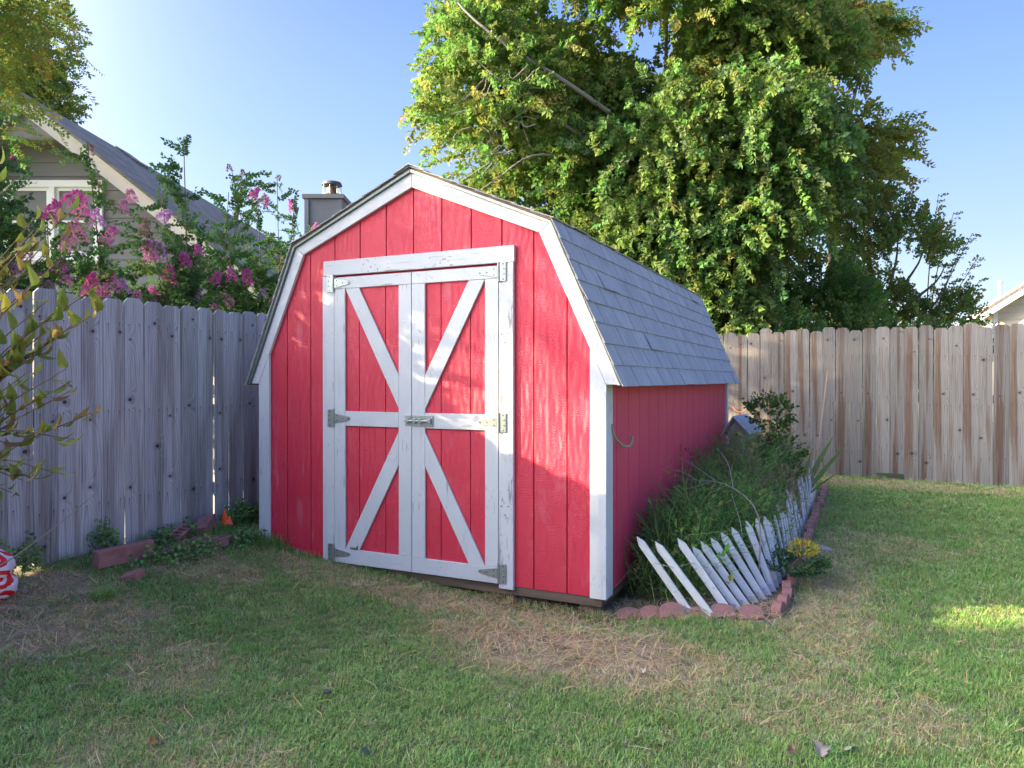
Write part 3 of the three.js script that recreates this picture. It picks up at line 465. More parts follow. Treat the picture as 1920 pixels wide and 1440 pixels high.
// ---------- grey house beyond the left fence ----------
const sidingTex = (c, s) => tex(256, 256, (u, v) => S3(c.map(x => x * (.86 + .22 * fbm(u * 3, v * 14, s, 4, 3, 14) + .05 * fbm(u * 60, v * 60, s + 2, 2, 60, 60)))));
const roofTex = (c, s) => tex(512, 512, (u, v) => { const row = Math.floor(v * 14), f = v * 14 - row, t = u * 7 + (row % 2) * .5, k = Math.floor(t) % 7, e = (f < .10 || (t - Math.floor(t)) < .03) ? .6 : 1; return S3(c.map(x => x * e * (.78 + .4 * hash(k, row, s)) * (.7 + .5 * hash(Math.floor(u * 512), Math.floor(v * 512), s + 1)))); });
M.houseWall = std({ map: sidingTex([.172, .172, .182], 501), roughness: .8 });
M.houseTrim = std({ map: sidingTex([.52, .49, .46], 503), roughness: .7 });
M.houseWhite = std({ color: lin(.74, .75, .76), roughness: .5 });
M.houseRoof = std({ map: roofTex([.165, .155, .142], 505), roughness: .95 });
M.glass = new THREE.MeshPhysicalMaterial({ color: lin(.9, .95, .95), transmission: 1, thickness: 0, roughness: .03, specularIntensity: .45 });
{
  const h = thing('grey_house', 'grey-brown lap-sided house with gabled roof beyond the left fence', 'house', [-8.2, 0, -2.74]); h.rotation.y = .4436;
  const PK = 5.22, SLP = .795, roofY = x => PK - SLP * Math.abs(x), exp = .2, WX = 3.05;
  // lap siding on the gable wall, board by board
  for (let y = 0; y < 5.0; y += exp) {
    const segs = []; const wAt = Math.min(WX, (PK - .1 - y) / SLP), wTop = Math.min(WX, (PK - .1 - y - exp) / SLP); if (wTop < .05) continue;
    const inWin = y + exp > 2.98 && y < 4.14; if (inWin) segs.push([-wAt, -.5, -wTop], [.96, wAt, null, wTop]); else segs.push([-wAt, wAt, -wTop, wTop]);
    for (const [a, b, at, bt] of segs) { const g = poly([[a, y], [b, y], [bt ?? b, y + exp - .004], [at ?? a, y + exp - .004]], .014, 0, 0); g.rotateX(0); const p = g.attributes.position; for (let i = 0; i < p.count; i++) if (p.getZ(i) > .01 && p.getY(i) > y + .1) p.setZ(i, .005); g.computeVertexNormals(); mesh('siding_board', uvM(g, 'y', 2), M.houseWall, h); }
  }
  mesh('gable_wall', poly([[-WX, 0], [WX, 0], [WX, roofY(WX) - .1], [0, PK - .1], [-WX, roofY(WX) - .1]], .1, -.105, 0), M.houseWall, h);
  for (const s of [-1, 1]) mesh('side_wall', box(.1, 2.7, 12, s * (WX - .05), 1.35, -6.1), M.houseWall, h);
  mesh('rear_wall', poly([[-WX, 0], [WX, 0], [WX, roofY(WX) - .1], [0, PK - .1], [-WX, roofY(WX) - .1]], .1, -12.2, 0), M.houseWall, h);
  // boxed gable peak
  for (let k = 0; k < 4; k++) { const y = 4.66 + k * .16, y1 = Math.min(y + .157, PK - .06), a = (PK - .04 - y) / SLP, b = Math.max(.01, (PK - .04 - y1) / SLP); if (y1 > y) mesh('siding_board', uvM(poly([[-a, y], [a, y], [b, y1], [-b, y1]], .02, .27, 0), 'y', 2), M.houseWall, h); }
  mesh('gable_soffit', box((PK - 4.66) / SLP * 2, .02, .29, 0, 4.648, .14), M.houseWall, h);
  for (const s of [-1, 1]) {
    const q = (x, d) => [s * x, roofY(x) - d];
    mesh('rake_board', uvM(poly([q(0.002, .02), q(3.45, .02), q(3.45, .19), q(.002, .22)], .03, .31, 0), 'x', 2), M.houseTrim, h);
    mesh('rake_trim', poly([q(0.002, -.015), q(3.47, -.015), q(3.47, .05), q(.002, .05)], .025, .342, 0), M.houseTrim, h);
    const g = poly([q(0, -.07), q(3.5, -.07), q(3.5, -.02), q(0, -.02)], 12.8, -12.4, 0), p = g.attributes.position, uv = g.attributes.uv; for (let i = 0; i < p.count; i++) uv.setXY(i, p.getZ(i) / 2.1, p.getY(i) / SLP * 1.28 / 2.0); mesh('roof', g, M.houseRoof, h);
    const so = mesh('rake_soffit', poly([q(.02, .02), q(3.45, .02), q(3.45, .035), q(.02, .035)], .3, .005, 0), M.houseTrim, h); void so;
  }
  // double window
  const fr = []; for (const [a, b, c, d] of [[-.5, .96, 4.04, 4.14], [-.5, .96, 2.98, 3.07], [-.5, -.4, 3.07, 4.04], [.86, .96, 3.07, 4.04], [.19, .27, 3.07, 4.04]]) fr.push(poly([[a, c], [b, c], [b, d], [a, d]], .06, -.02, .004));
  const win = mesh('window', merge(fr), M.houseWhite, h);
  for (const [a, b] of [[-.4, .19], [.27, .86]]) {
    const sash = []; for (const [p, q, r, t] of [[a, b, 3.99, 4.04], [a, b, 3.07, 3.12], [a, a + .05, 3.12, 3.99], [b - .05, b, 3.12, 3.99], [a + .05, b - .05, 3.53, 3.565]]) sash.push(poly([[p, r], [q, r], [q, t], [p, t]], .03, -.015, .002));
    mesh('sash', merge(sash), M.houseWhite, win);
    mesh('pane', box(b - a - .1, .405, .004, (a + b) / 2, 3.325, -.012), M.glass, win); mesh('pane', box(b - a - .1, .42, .004, (a + b) / 2, 3.778, -.012), M.glass, win);
    const sl = []; for (let y = 3.13; y < 3.99; y += .038) { const g = new THREE.BoxGeometry(b - a - .1, .003, .034); g.rotateX(.5); g.translate((a + b) / 2, y, -.05); sl.push(g); } stuff(mesh('blind', merge(sl), std({ color: lin(.15, .18, .23), roughness: .6 }), win));
    mesh('room_shade_sheet', box(b - a, 1, .01, (a + b) / 2, 3.55, -.08), M.dark, win);  // near-black sheet standing in for the shade of an unlit room
  }
  mesh('window_sill', board(-.54, 1.0, 2.93, 2.98, -.01, .075, 'x', 1), M.houseTrim, h);
  // chimney chase with a round cap
  const ch = mesh('chimney', uvM(box(.9, 3.2, .9, 2.3, 4.1, -7.5), 'y', 1), M.houseWall, h);
  mesh('chimney_trim', box(1.0, .1, 1.0, 2.3, 5.69, -7.5), M.houseWall, ch); for (const y of [5.05, 4.6]) mesh('panel_joint', box(.92, .02, .92, 2.3, y, -7.5), M.houseWall, ch);
  for (const x of [1.9, 2.7]) mesh('corner_trim', box(.1, 3.0, .03, x, 4.1, -7.035), M.houseWall, ch);
  const cap = new THREE.LatheGeometry([[0, .02], [.2, .02], [.21, .06], [.15, .07], [.12, .08], [.12, .22]].map(p => new THREE.Vector2(...p)), 20); cap.translate(2.45, 5.74, -7.3);
  mesh('flue', cap, std({ color: lin(.20, .12, .08), roughness: .7, metalness: .3 }), ch);
  const lid = new THREE.CylinderGeometry(.22, .25, .07, 20); lid.translate(2.45, 6.05, -7.3); mesh('flue_cap', lid, std({ color: lin(.07, .07, .075), roughness: .6 }), ch);
  for (let k = 0; k < 8; k++) { const a = k / 8 * 6.283; const g = new THREE.CylinderGeometry(.006, .006, .26, 5); g.translate(2.45 + .225 * Math.cos(a), 5.9, -7.3 + .225 * Math.sin(a)); mesh('cap_rod', g, M.galv, ch); }
  const rv = mesh('roof_vent', poly([[-.02, 5.20], [.28, 4.99], [.32, 5.08], [-.02, 5.33]], .5, -2.6, .01), M.houseRoof, h); void rv;
}
// ---------- pale house beyond the back fence ----------
{
  const h = thing('cream_house', 'cream lap-sided house with brown roof beyond the back fence', 'house', [5.9, .08, -20.1]);
  const cream = std({ map: sidingTex([.62, .55, .42], 511), roughness: .8 }), eave = 3.2, W2 = 4, PK = 5.95, L = 14;
  for (let y = 0; y < 5.7; y += .19) { const a = y < eave ? 0 : (y - eave) / (PK - eave) * W2, a1 = y + .19 < eave ? 0 : (y + .19 - eave) / (PK - eave) * W2; if (2 * a1 > 2 * W2 - .1) break; mesh('siding_board', uvM(poly([[a, y], [2 * W2 - a, y], [2 * W2 - a1, y + .183], [a1, y + .183]], .02, -.01 + .006 * 0, 0), 'x', 2), cream, h); }
  mesh('gable_wall', poly([[0.012, 0], [2 * W2, 0], [2 * W2, eave], [W2, PK - .05], [0.012, eave]], .1, -.115, 0), cream, h);
  for (let y = 1.7; y < eave; y += .19) mesh('siding_board', uvM(box(.02, .183, L, -.004, y + .09, -L / 2 - .02), 'z', 2), cream, h);
  mesh('side_wall', box(.1, eave, L - .1, .06, eave / 2, -L / 2 - .1), cream, h); mesh('side_wall', box(.1, eave, L, 2 * W2 - .05, eave / 2, -L / 2), cream, h);
  for (const s of [-1, 1]) { const sl = (PK - eave) / W2, q = (x, d) => [W2 + s * x, PK - sl * x + d], g = poly([q(0, .02), q(W2 + .35, .02), q(W2 + .35, .1), q(0, .1)], L + .7, -L - .35, 0), p = g.attributes.position, uv = g.attributes.uv; for (let i = 0; i < p.count; i++) uv.setXY(i, p.getZ(i) / 2.1, p.getX(i) * 1.2 / 2); mesh('roof', g, std({ map: roofTex([.22, .185, .16], 513), roughness: .95 }), h); mesh('rake_board', poly([q(0, -.16), q(W2 + .33, -.16), q(W2 + .33, .016), q(0, .016)], .03, .31, 0), M.houseWhite, h); }
  mesh('gutter', box(.1, .1, L + .5, -.36, eave - .25 + .02, -L / 2), M.houseWhite, h);
  mesh('downspout', tube([[-.33, eave - .26, .2], [-.2, eave - .42, .1], [-.06, eave - .55, .04], [-.06, 1.8, .04], [-.06, 0, .04]], .045, .045, 8), M.houseWhite, h);
  mesh('corner_trim', box(.1, eave, .03, .05, eave / 2, .018), M.houseWhite, h);
  const w = mesh('window', box(.05, 1.1, .9, -.02, 2.2, -4.5), M.houseWhite, h); mesh('pane', box(.02, .9, .7, -.05, 2.2, -4.5), std({ color: lin(.05, .07, .08), roughness: .1 }), w);
  const vp = new THREE.CylinderGeometry(.06, .06, .6, 12); vp.translate(1.2, 4.35, -7); mesh('vent_pipe', vp, M.houseTrim, h);
  const vc = new THREE.CylinderGeometry(.085, .085, .08, 12); vc.translate(1.2, 4.66, -7); mesh('vent_cap', vc, M.houseTrim, h);
}

// ---------- crape myrtles in bloom along the left fence ----------
const myrtleGeo = [0, 1, 2].map(() => sprayGeo({ n: 12, len: .20, l: .045, w: .015, pairs: true, jitter: .5, sag: .1 }));
const panicle = (n, len, r) => { const out = []; for (let i = 0; i < n; i++) { const t = Math.pow(rnd(), .8), a = rnd() * 6.283, q = r * (1 - .65 * t) * Math.sqrt(rr(.25, 1)), P = V(Math.cos(a) * q, t * len, Math.sin(a) * q), m = basis(V(Math.cos(a), rr(-.2, .8), Math.sin(a)).add(V(gauss() * .4, gauss() * .4, gauss() * .4)), unit()); const s = rr(.0055, .0105); for (const v of [V(-s, 0, 0), V(s, 0, s * .3), V(s * .8, s * 1.7, -s * .3), V(-s, 0, 0), V(s * .8, s * 1.7, -s * .3), V(-s * .9, s * 1.5, s * .4)]) out.push(v.applyMatrix4(m).add(P)); } return geoFrom(out); };
const panicles = [panicle(210, .15, .05), panicle(180, .12, .055), panicle(150, .11, .042)];
const pinks = [[.70, .16, .42], [.76, .27, .52], [.62, .32, .60], [.74, .36, .50]].map(c => leafMat(c, .3)), fadedPink = leafMat([.48, .30, .27], .2);
const myrtleGreen = [[.075, .16, .046], [.095, .19, .052], [.125, .215, .052], [.06, .135, .046]];
function myrtle(label, base, shoots, blooms) {
  const t = thing('crape_myrtle', label, 'shrub', base, 'crape myrtles behind the left fence'), items = [];
  for (const [x, y, z, full] of shoots) {
    const e = V(x - base[0], y - base[1], z - base[2]), mid = V(e.x * .35 + rr(-.1, .1), e.y * .5, e.z * .35 + rr(-.1, .1)), c = new THREE.CatmullRomCurve3([V(rr(-.1, .1), -.1, rr(-.1, .1)), mid, e]);
    mesh('stem', tube(c.points, .014, .003, 6, 12), M.twig, t);
    const n = Math.round(46 * full);
    for (let k = 0; k < n; k++) { const q = .34 + .66 * (k / n), P = c.getPointAt(q), d = V(gauss(), .25 + gauss() * .4, gauss()).normalize(), reach = (1 - q) * .5 * full + .03; for (let j = 0; j < 4; j++) items.push([P.clone().addScaledVector(d, reach * rnd()), d.clone().add(V(gauss() * .3, .1, gauss() * .3)), rr(.7, 1.1), frnd(myrtleGreen).map(v => v * rr(.85, 1.25))]); }
  }
  for (const [x, y, z, s = 1, faded] of blooms) { const m = mesh('flower_cluster', frnd(panicles), faded ? fadedPink : frnd(pinks), t); m.position.set(x - base[0], y - base[1] - .06, z - base[2]); m.rotation.set(rr(-.5, .5), rr(0, 6), rr(-.5, .5)); m.scale.setScalar(s * rr(.85, 1.15)); for (let k = 0; k < 3; k++) items.push([m.position.clone().add(V(gauss() * .05, -.05, gauss() * .05)), V(gauss(), -.1, gauss()), .8, frnd(myrtleGreen)]); }
  cloud('foliage', myrtleGeo, M.leaf, items, t); return t;
}
myrtle('dense crape myrtle added out of view beyond the fence to shade the doors', [-2.6, .15, 1.15], [[-2.6, 2.95, 1.2, 1.2], [-2.5, 2.75, 1.05, 1.2], [-2.6, 2.7, 1.32, 1.1], [-2.5, 2.3, 1.1, 1.3], [-2.6, 2.35, 1.32, 1.2], [-2.6, 3.0, 1.05, 1.1], [-2.7, 2.5, 1.2, 1.3]], [[-2.4, 2.3, 1.2], [-2.4, 2.05, 1.1], [-2.45, 2.6, 1.15, .9]]);  // out of view, added to block sun left of the bright patch
myrtle('pink-flowering crape myrtle in front of the house window', [-2.6, .15, .75], [[-2.6, 2.78, .92, .5], [-2.6, 2.45, .62, .5], [-2.5, 2.05, .8, .8], [-2.5, 2.05, .45, .8], [-2.6, 2.0, 1.0, .7]], [[-2.4, 2.38, .74], [-2.4, 2.52, .61], [-2.4, 2.46, .52, 1.1], [-2.4, 2.28, .5], [-2.4, 1.98, .63], [-2.4, 1.94, .83], [-2.38, 2.03, .7], [-2.6, 2.72, .9, .8], [-2.4, 2.1, .88, .8], [-2.4, 1.9, .73, .9], [-2.38, 2.2, .62, .8], [-2.4, 2.0, .95, .9]]);
myrtle('leaning crape myrtle shoot with a faded flower head at the gable', [-2.6, .15, .2], [[-2.6, 2.98, .32, .42], [-2.6, 2.5, .42, .4], [-2.5, 2.15, .3, .7], [-2.5, 2.05, .1, .8]], [[-2.6, 2.98, .31, .8, 1], [-2.6, 2.74, .26, .6, 1], [-2.4, 2.42, .38], [-2.4, 2.31, .34, 1.1], [-2.4, 1.92, .42], [-2.4, 1.97, .28], [-2.4, 1.96, .18, .9], [-2.4, 2.55, .19, 1], [-2.4, 2.65, .1, .9], [-2.4, 1.88, .34, .9], [-2.38, 1.9, .48, .9], [-2.4, 1.9, .08, .8]]);
myrtle('bushy crape myrtle with large pink heads below the rake of the grey house', [-2.6, .15, -.4], [[-2.6, 3.3, -.52, .75], [-2.6, 2.95, -.3, .5], [-2.5, 2.45, -.1, 1.1], [-2.5, 2.4, -.6, 1.1], [-2.5, 2.2, -.35, 1.2], [-2.6, 2.1, -.8, 1.2], [-2.5, 2.0, 0, 1.1]], [[-2.4, 2.22, -.06, 1.2], [-2.4, 2.27, -.13], [-2.4, 2.22, -.38, 1.3], [-2.4, 2.04, -.27, 1.1], [-2.4, 2.56, -.13, .9], [-2.4, 2.13, -.64], [-2.42, 1.95, -.5, .8], [-2.4, 1.93, -.12, .8], [-2.4, 2.35, -.5, .8], [-2.4, 2.42, .02, .8, 1], [-2.4, 1.9, -.68, .8], [-2.4, 2.12, -.2, .8]]);
myrtle('crape myrtle with pink heads just above the pickets nearest the shed', [-2.6, .15, -1.1], [[-2.6, 3.2, -1.17, .6], [-2.6, 2.95, -1.0, .7], [-2.5, 2.5, -.9, 1], [-2.5, 2.3, -1.3, 1.2], [-2.5, 2.1, -1.1, 1.2], [-2.5, 2.2, -1.6, 1.1]], [[-2.4, 2.18, -.85, .9], [-2.4, 2.15, -1.03], [-2.4, 1.99, -1.32], [-2.4, 1.97, -.85, .9], [-2.4, 2.06, -1.2, .8], [-2.6, 3.2, -1.17, .5, 1]]);
myrtle('tall thin crape myrtle with lilac heads against the sky beside the chimney', [-3.2, .15, -2.2], [[-3.2, 3.5, -2.24, .5], [-3.2, 3.4, -1.6, .5], [-3.2, 3.25, -1.95, .6], [-3.2, 3.2, -2.5, .6], [-3.2, 3.05, -2.85, .5], [-3.1, 2.7, -2.2, 1], [-3.1, 2.5, -2.7, 1]], [[-3.2, 3.2, -1.86, .9], [-3.2, 3.17, -2.01, 1.1], [-3.2, 3.2, -2.49], [-3.2, 3.05, -2.84, .9], [-3.2, 3.42, -1.58, .6, 1], [-3.2, 3.5, -2.24, .6, 1]]);

// ---------- leggy shrub at the left fence, leaves one by one ----------
{
  const base = [-1.2, .1, 2.15], t = thing('leggy_shrub', 'leggy shrub with curled yellow-green leaves and brown edges in front of the left fence', 'shrub', base);
  const cols = [[.24, .27, .05], [.20, .26, .05], [.30, .29, .055], [.16, .22, .05], [.33, .27, .07], [.32, .22, .08], [.26, .16, .08]].map(c => leafMat(c, .35));
  const shapes = [0, 1, 2, 3, 4].map(k => { // broad ovate leaf with curled rim
    const l = .066, w = .017, n = 5, out = [], row = i => { const q = i / n, ww = w * Math.pow(Math.sin(Math.PI * Math.pow(q, .8)), .8) * 1.05, z = -.02 * q * q * (1 + k * .4), y = q * l; return [V(-ww, y, z + ww * (.25 + .14 * k)), V(0, y, z), V(ww, y, z + ww * (.25 + .1 * k))]; };
    for (let i = 0; i < n; i++) { const a = row(i), b = row(i + 1); for (const s of [0, 1]) out.push(a[s], a[s + 1], b[s + 1], a[s], b[s + 1], b[s]); } return geoFrom(out.map(v => v.clone()));
  });
  const tips = [[-.7, 2.15, 2.0], [-.57, 1.93, 1.94], [-.43, 1.97, 1.87], [-.38, 1.62, 1.85], [-.32, 1.56, 1.82], [-.36, 1.13, 1.84], [-.42, 1.02, 1.87], [-.56, .86, 1.95], [-.64, 1.35, 1.98], [-.5, 1.42, 1.91], [-.72, 1.75, 2.0], [-.7, 1.05, 2.0], [-.5, 1.22, 1.92], [-.62, 1.58, 2.05], [-.75, 1.3, 2.1], [-.78, .95, 2.1], [-.65, 1.8, 1.9], [-.5, 1.68, 1.96], [-.6, 1.05, 1.96], [-.66, .8, 1.98], [-.55, 1.3, 1.98], [-.6, 1.45, 1.9]];
  for (let i = 0; i < 20; i++) { const q = rnd(); tips.push([-.72 + .3 * q + rr(-.04, .04), rr(.85, 2.05), 2.02 - .14 * q + rr(-.05, .05)]); }
  let leaves = 0;
  tips.forEach((p, i) => {
    const e = V(p[0] - base[0], p[1] - base[1], p[2] - base[2]), c = new THREE.CatmullRomCurve3([V(rr(-.05, .05), -.05, rr(-.05, .05)), V(e.x * .12, e.y * .4 + (e.y < 1 ? .12 : 0), e.z * .15), V(e.x * .55, e.y * .8 + (e.y < 1 ? .2 : .02), e.z * .55), e]);
    mesh('stem', tube(c.points, .006, .0022, 6, 18), M.twig, t);
    const nl = i < 22 ? 16 : 9; for (let k = 0; k < nl; k++) {
      const q = lerp(.55, 1, k / (nl - 1)), P = c.getPointAt(q), T = c.getTangentAt(q), side = V(gauss(), .1 + gauss() * .5, gauss()).addScaledVector(T, .5); if (P.x + base[0] < -1.15) continue;
      const m = mesh('leaf', frnd(shapes), cols[Math.min(6, Math.floor(Math.pow(rnd(), 2) * 7))], t), M4 = basis(side.add(V(.1, -.3 * rnd(), 0)), V(gauss() * .5, 1, gauss() * .5 + .3)); m.quaternion.setFromRotationMatrix(M4); m.position.copy(P).add(V(gauss() * .012, gauss() * .012, gauss() * .012)); m.scale.setScalar(rr(.8, 1.25)); leaves++;
    }
  });
  // two bare twigs
  mesh('stem', tube([[.05, 1.4, -.05], [.35, 1.85, -.15], [.52, 2.0, -.2]].map(p => p), .004, .0015, 5), M.deadwood, t);
  mesh('stem', tube([[.1, .2, -.1], [.45, .42, -.25], [.85, .7, -.33]], .004, .0015, 5), M.deadwood, t);
}

// ---------- lawn, straw and ivy ----------
const inShed = (x, z) => x > -1.28 && x < 1.31 && z < -.02 && z > -SL - .05;
const inBed = (x, z) => x > 1.25 && x < 2.14 && z < -.12 && z > -4.4;
function bladeClump(n, h, r, w, lay) {
  const out = [];
  for (let i = 0; i < n; i++) { const a = rnd() * 6.283, q = r * Math.sqrt(rnd()), P = V(Math.cos(a) * q, -.004, Math.sin(a) * q), b = rnd() * 6.283, H = h * rr(.55, 1.15), dx = Math.cos(b), dz = Math.sin(b), ln = lay * rr(.3, 1.5), ww = w * rr(.7, 1.2), px = -dz * ww, pz = dx * ww;
    const m = V(P.x + dx * H * ln * .4, P.y + H * .62, P.z + dz * H * ln * .4), t = V(P.x + dx * H * ln * 1.15, P.y + H * (1 - .22 * ln), P.z + dz * H * ln * 1.15);
    const b0 = V(P.x - px, P.y, P.z - pz), b1 = V(P.x + px, P.y, P.z + pz), m0 = V(m.x - px * .8, m.y, m.z - pz * .8), m1 = V(m.x + px * .8, m.y, m.z + pz * .8);
    out.push(b0, b1, m1, b0, m1, m0, m0, m1, t); }
  return geoFrom(out.map(v => v.clone()));
}
const grassMat = std({ color: lin(1, 1, 1), roughness: .7, side: THREE.DoubleSide });
{
  const geos = [0, 1, 2, 3, 4].map(k => bladeClump(20, .026 + .002 * k, .048, .0013, .9)), sets = geos.map(() => []);
  const G = [[.165, .315, .06], [.195, .35, .068], [.225, .36, .08], [.14, .275, .055], [.27, .37, .09]], D = [[.50, .41, .20], [.41, .35, .16], [.56, .47, .25], [.36, .32, .13]];
  for (let i = 0; i < 165000; i++) {
    const x = rr(-1.74, 6.2), z = rr(-5.56, 3.9); if (inShed(x, z) || inBed(x, z)) continue;
    const dist = Math.hypot(x - 2.5, z - 3.8), keep = dist < 4 ? 1 : dist < 6 ? .7 : .45; if (rnd() > keep) continue;
    const b = bare(x, z); if (rnd() < b * .93) continue;
    const d = dry(x, z), isDry = rnd() < .14 + .85 * d, c = (isDry ? frnd(D) : frnd(G)).map(v => v * rr(.8, 1.2));
    const tuft = fbm(x * 5 + 3, z * 5 + 3, 601, 2), s = rr(.65, 1.1) * (.65 + .6 * tuft) * (isDry ? .85 : 1) * (dist > 5 ? 1.25 : 1);
    sets[i % 5].push([x, z, s, c]);
  }
  const mtx = new THREE.Matrix4(), e = new THREE.Euler(), col = new THREE.Color(), qt = new THREE.Quaternion();
  const lawn = new THREE.Group(); lawn.name = 'lawn_grass'; lawn.userData = { label: 'short mown green and straw-coloured lawn grass', category: 'grass', kind: 'stuff' }; scene.add(lawn);
  geos.forEach((g, k) => { const im = shadows(new THREE.InstancedMesh(g, grassMat, sets[k].length)); sets[k].forEach(([x, z, s, c], i) => { mtx.compose(V(x, gy(x, z), z), qt.setFromEuler(e.set(rr(-.2, .2), rnd() * 6.28, rr(-.2, .2))), V(s * rr(.9, 1.2), s, s)); im.setMatrixAt(i, mtx); im.setColorAt(i, col.setRGB(...c)); }); im.name = 'grass_blades'; stuff(im); lawn.add(im); });
  // loose straw and clippings
  const st = [0, 1, 2].map(k => { const L = .03 + .02 * k, w = .0014; return geoFrom([V(-L, 0, -w), V(L * .1, .006 + .004 * k, -w), V(L * .1, .006 + .004 * k, w), V(-L, 0, -w), V(L * .1, .006 + .004 * k, w), V(-L, 0, w), V(L * .1, .006 + .004 * k, -w), V(L, .002, .012 * k), V(L * .1, .006 + .004 * k, w)]); });
  const ss2 = st.map(() => []);
  for (let i = 0; i < 120000 && ss2[0].length + ss2[1].length + ss2[2].length < 12000; i++) { const x = rr(-1.7, 4), z = rr(-5.2, 3.2); if (inShed(x, z) || (inBed(x, z) && z < -.6)) continue; const d = inBed(x, z) ? .9 : Math.max(dry(x, z) * .8, bare(x, z)); if (rnd() > .015 + d * d * d) continue; ss2[i % 3].push([x, z]); }
  const straw = new THREE.Group(); straw.name = 'loose_straw'; straw.userData = { label: 'loose pale straw and dry clippings scattered on the bare soil', category: 'straw', kind: 'stuff' }; scene.add(straw);
  const sm = std({ color: lin(1, 1, 1), side: THREE.DoubleSide, roughness: .8 });
  st.forEach((g, k) => { const im = shadows(new THREE.InstancedMesh(g, sm, ss2[k].length)); ss2[k].forEach(([x, z], i) => { mtx.compose(V(x, gy(x, z) + rr(.008, .03), z), qt.setFromEuler(e.set(rr(-.25, .25), rnd() * 6.28, rr(-.25, .25))), V(rr(.5, 1.2), 1, 1)); im.setMatrixAt(i, mtx); im.setColorAt(i, col.setRGB(...frnd([[.52, .40, .18], [.58, .46, .24], [.44, .32, .15], [.50, .35, .14]]).map(v => v * rr(.7, 1.15)))); }); im.name = 'straw_pieces'; stuff(im); straw.add(im); });
  // long untrimmed grass at the shed's foot and along the fences
  const tall = [0, 1, 2].map(() => bladeClump(18, .14, .05, .0018, .9)), ts = tall.map(() => []);
  const put = (n, x0, x1, z0, z1, s0, s1, pal) => { for (let i = 0; i < n; i++) { const x = rr(x0, x1), z = rr(z0, z1); ts[i % 3].push([x, z, rr(s0, s1), frnd(pal).map(v => v * rr(.8, 1.2))]); } };
  put(60, -1.36, -1.0, .0, .14, .5, 1.1, G); put(45, -1.6, -1.25, -.1, .3, .4, .9, G); put(70, -1.2, 1.2, .01, .07, .2, .5, [...D, ...G]); put(50, .5, 1.3, -.06, .05, .3, .7, D); put(120, .8, 6, -5.56, -5.4, .25, .7, [...D, ...G]); put(60, 2.16, 2.26, -4.3, -.2, .25, .55, [...D, ...G]); put(40, 1.3, 2.1, -.05, .03, .2, .5, [...D, ...G]); put(60, 1.3, 2.15, .0, .08, .15, .35, [...D, ...G]); put(30, 1.28, 1.45, -.3, -.02, .3, .6, D); put(50, -1.74, -1.6, -.2, 2.4, .3, .8, G); put(14, -1.1, -1.04, 1.25, 1.32, .4, .8, G);
  const tg = new THREE.Group(); tg.name = 'long_grass'; tg.userData = { label: 'untrimmed long grass along the shed foot, beds and fences', category: 'grass', kind: 'stuff' }; scene.add(tg);
  tall.forEach((g, k) => { const im = shadows(new THREE.InstancedMesh(g, grassMat, ts[k].length)); ts[k].forEach(([x, z, s, c], i) => { mtx.compose(V(x, gy(x, z) - .005, z), qt.setFromEuler(e.set(0, rnd() * 6.28, 0)), V(s, s, s)); im.setMatrixAt(i, mtx); im.setColorAt(i, col.setRGB(...c)); }); im.name = 'grass_tufts'; stuff(im); tg.add(im); });
  // ivy-like ground cover by the left fence
  const ivy = sprayGeo({ n: 9, len: .10, l: .032, w: .013, jitter: .9, sag: .2 }), it = [];
  const ivyAt = (n, cx, cz, rx, rz, h) => { for (let i = 0; i < n; i++) { const u = gauss() * .55, w = gauss() * .55, x = clamp(cx + u * rx, -1.74, 9), z = cz + w * rz; it.push([V(x, gy(x, z) + h * rnd() * (1 - Math.min(1, u * u + w * w)), z), V(gauss(), .5 + rnd(), gauss()), rr(.6, 1.15), frnd([[.10, .20, .05], [.125, .235, .06], [.08, .17, .05], [.16, .26, .07]]).map(v => v * rr(.8, 1.2))]); } };
  ivyAt(120, -1.58, -.18, .2, .24, .11); ivyAt(45, -1.6, .35, .14, .4, .02); ivyAt(20, -1.68, .85, .05, .12, .14); ivyAt(26, -1.68, 1.35, .06, .2, .16); ivyAt(60, -1.3, .6, .3, .5, .015); ivyAt(50, -1.6, 1.75, .12, .25, .1); ivyAt(30, -1.25, .2, .2, .2, .02);
  const ig = new THREE.Group(); ig.name = 'ground_ivy'; ig.userData = { label: 'low leafy ground cover over the bricks beside the left fence', category: 'ground cover', kind: 'stuff' }; scene.add(ig); cloud('ivy_leaves', [ivy], M.leafGloss, it, ig);
}

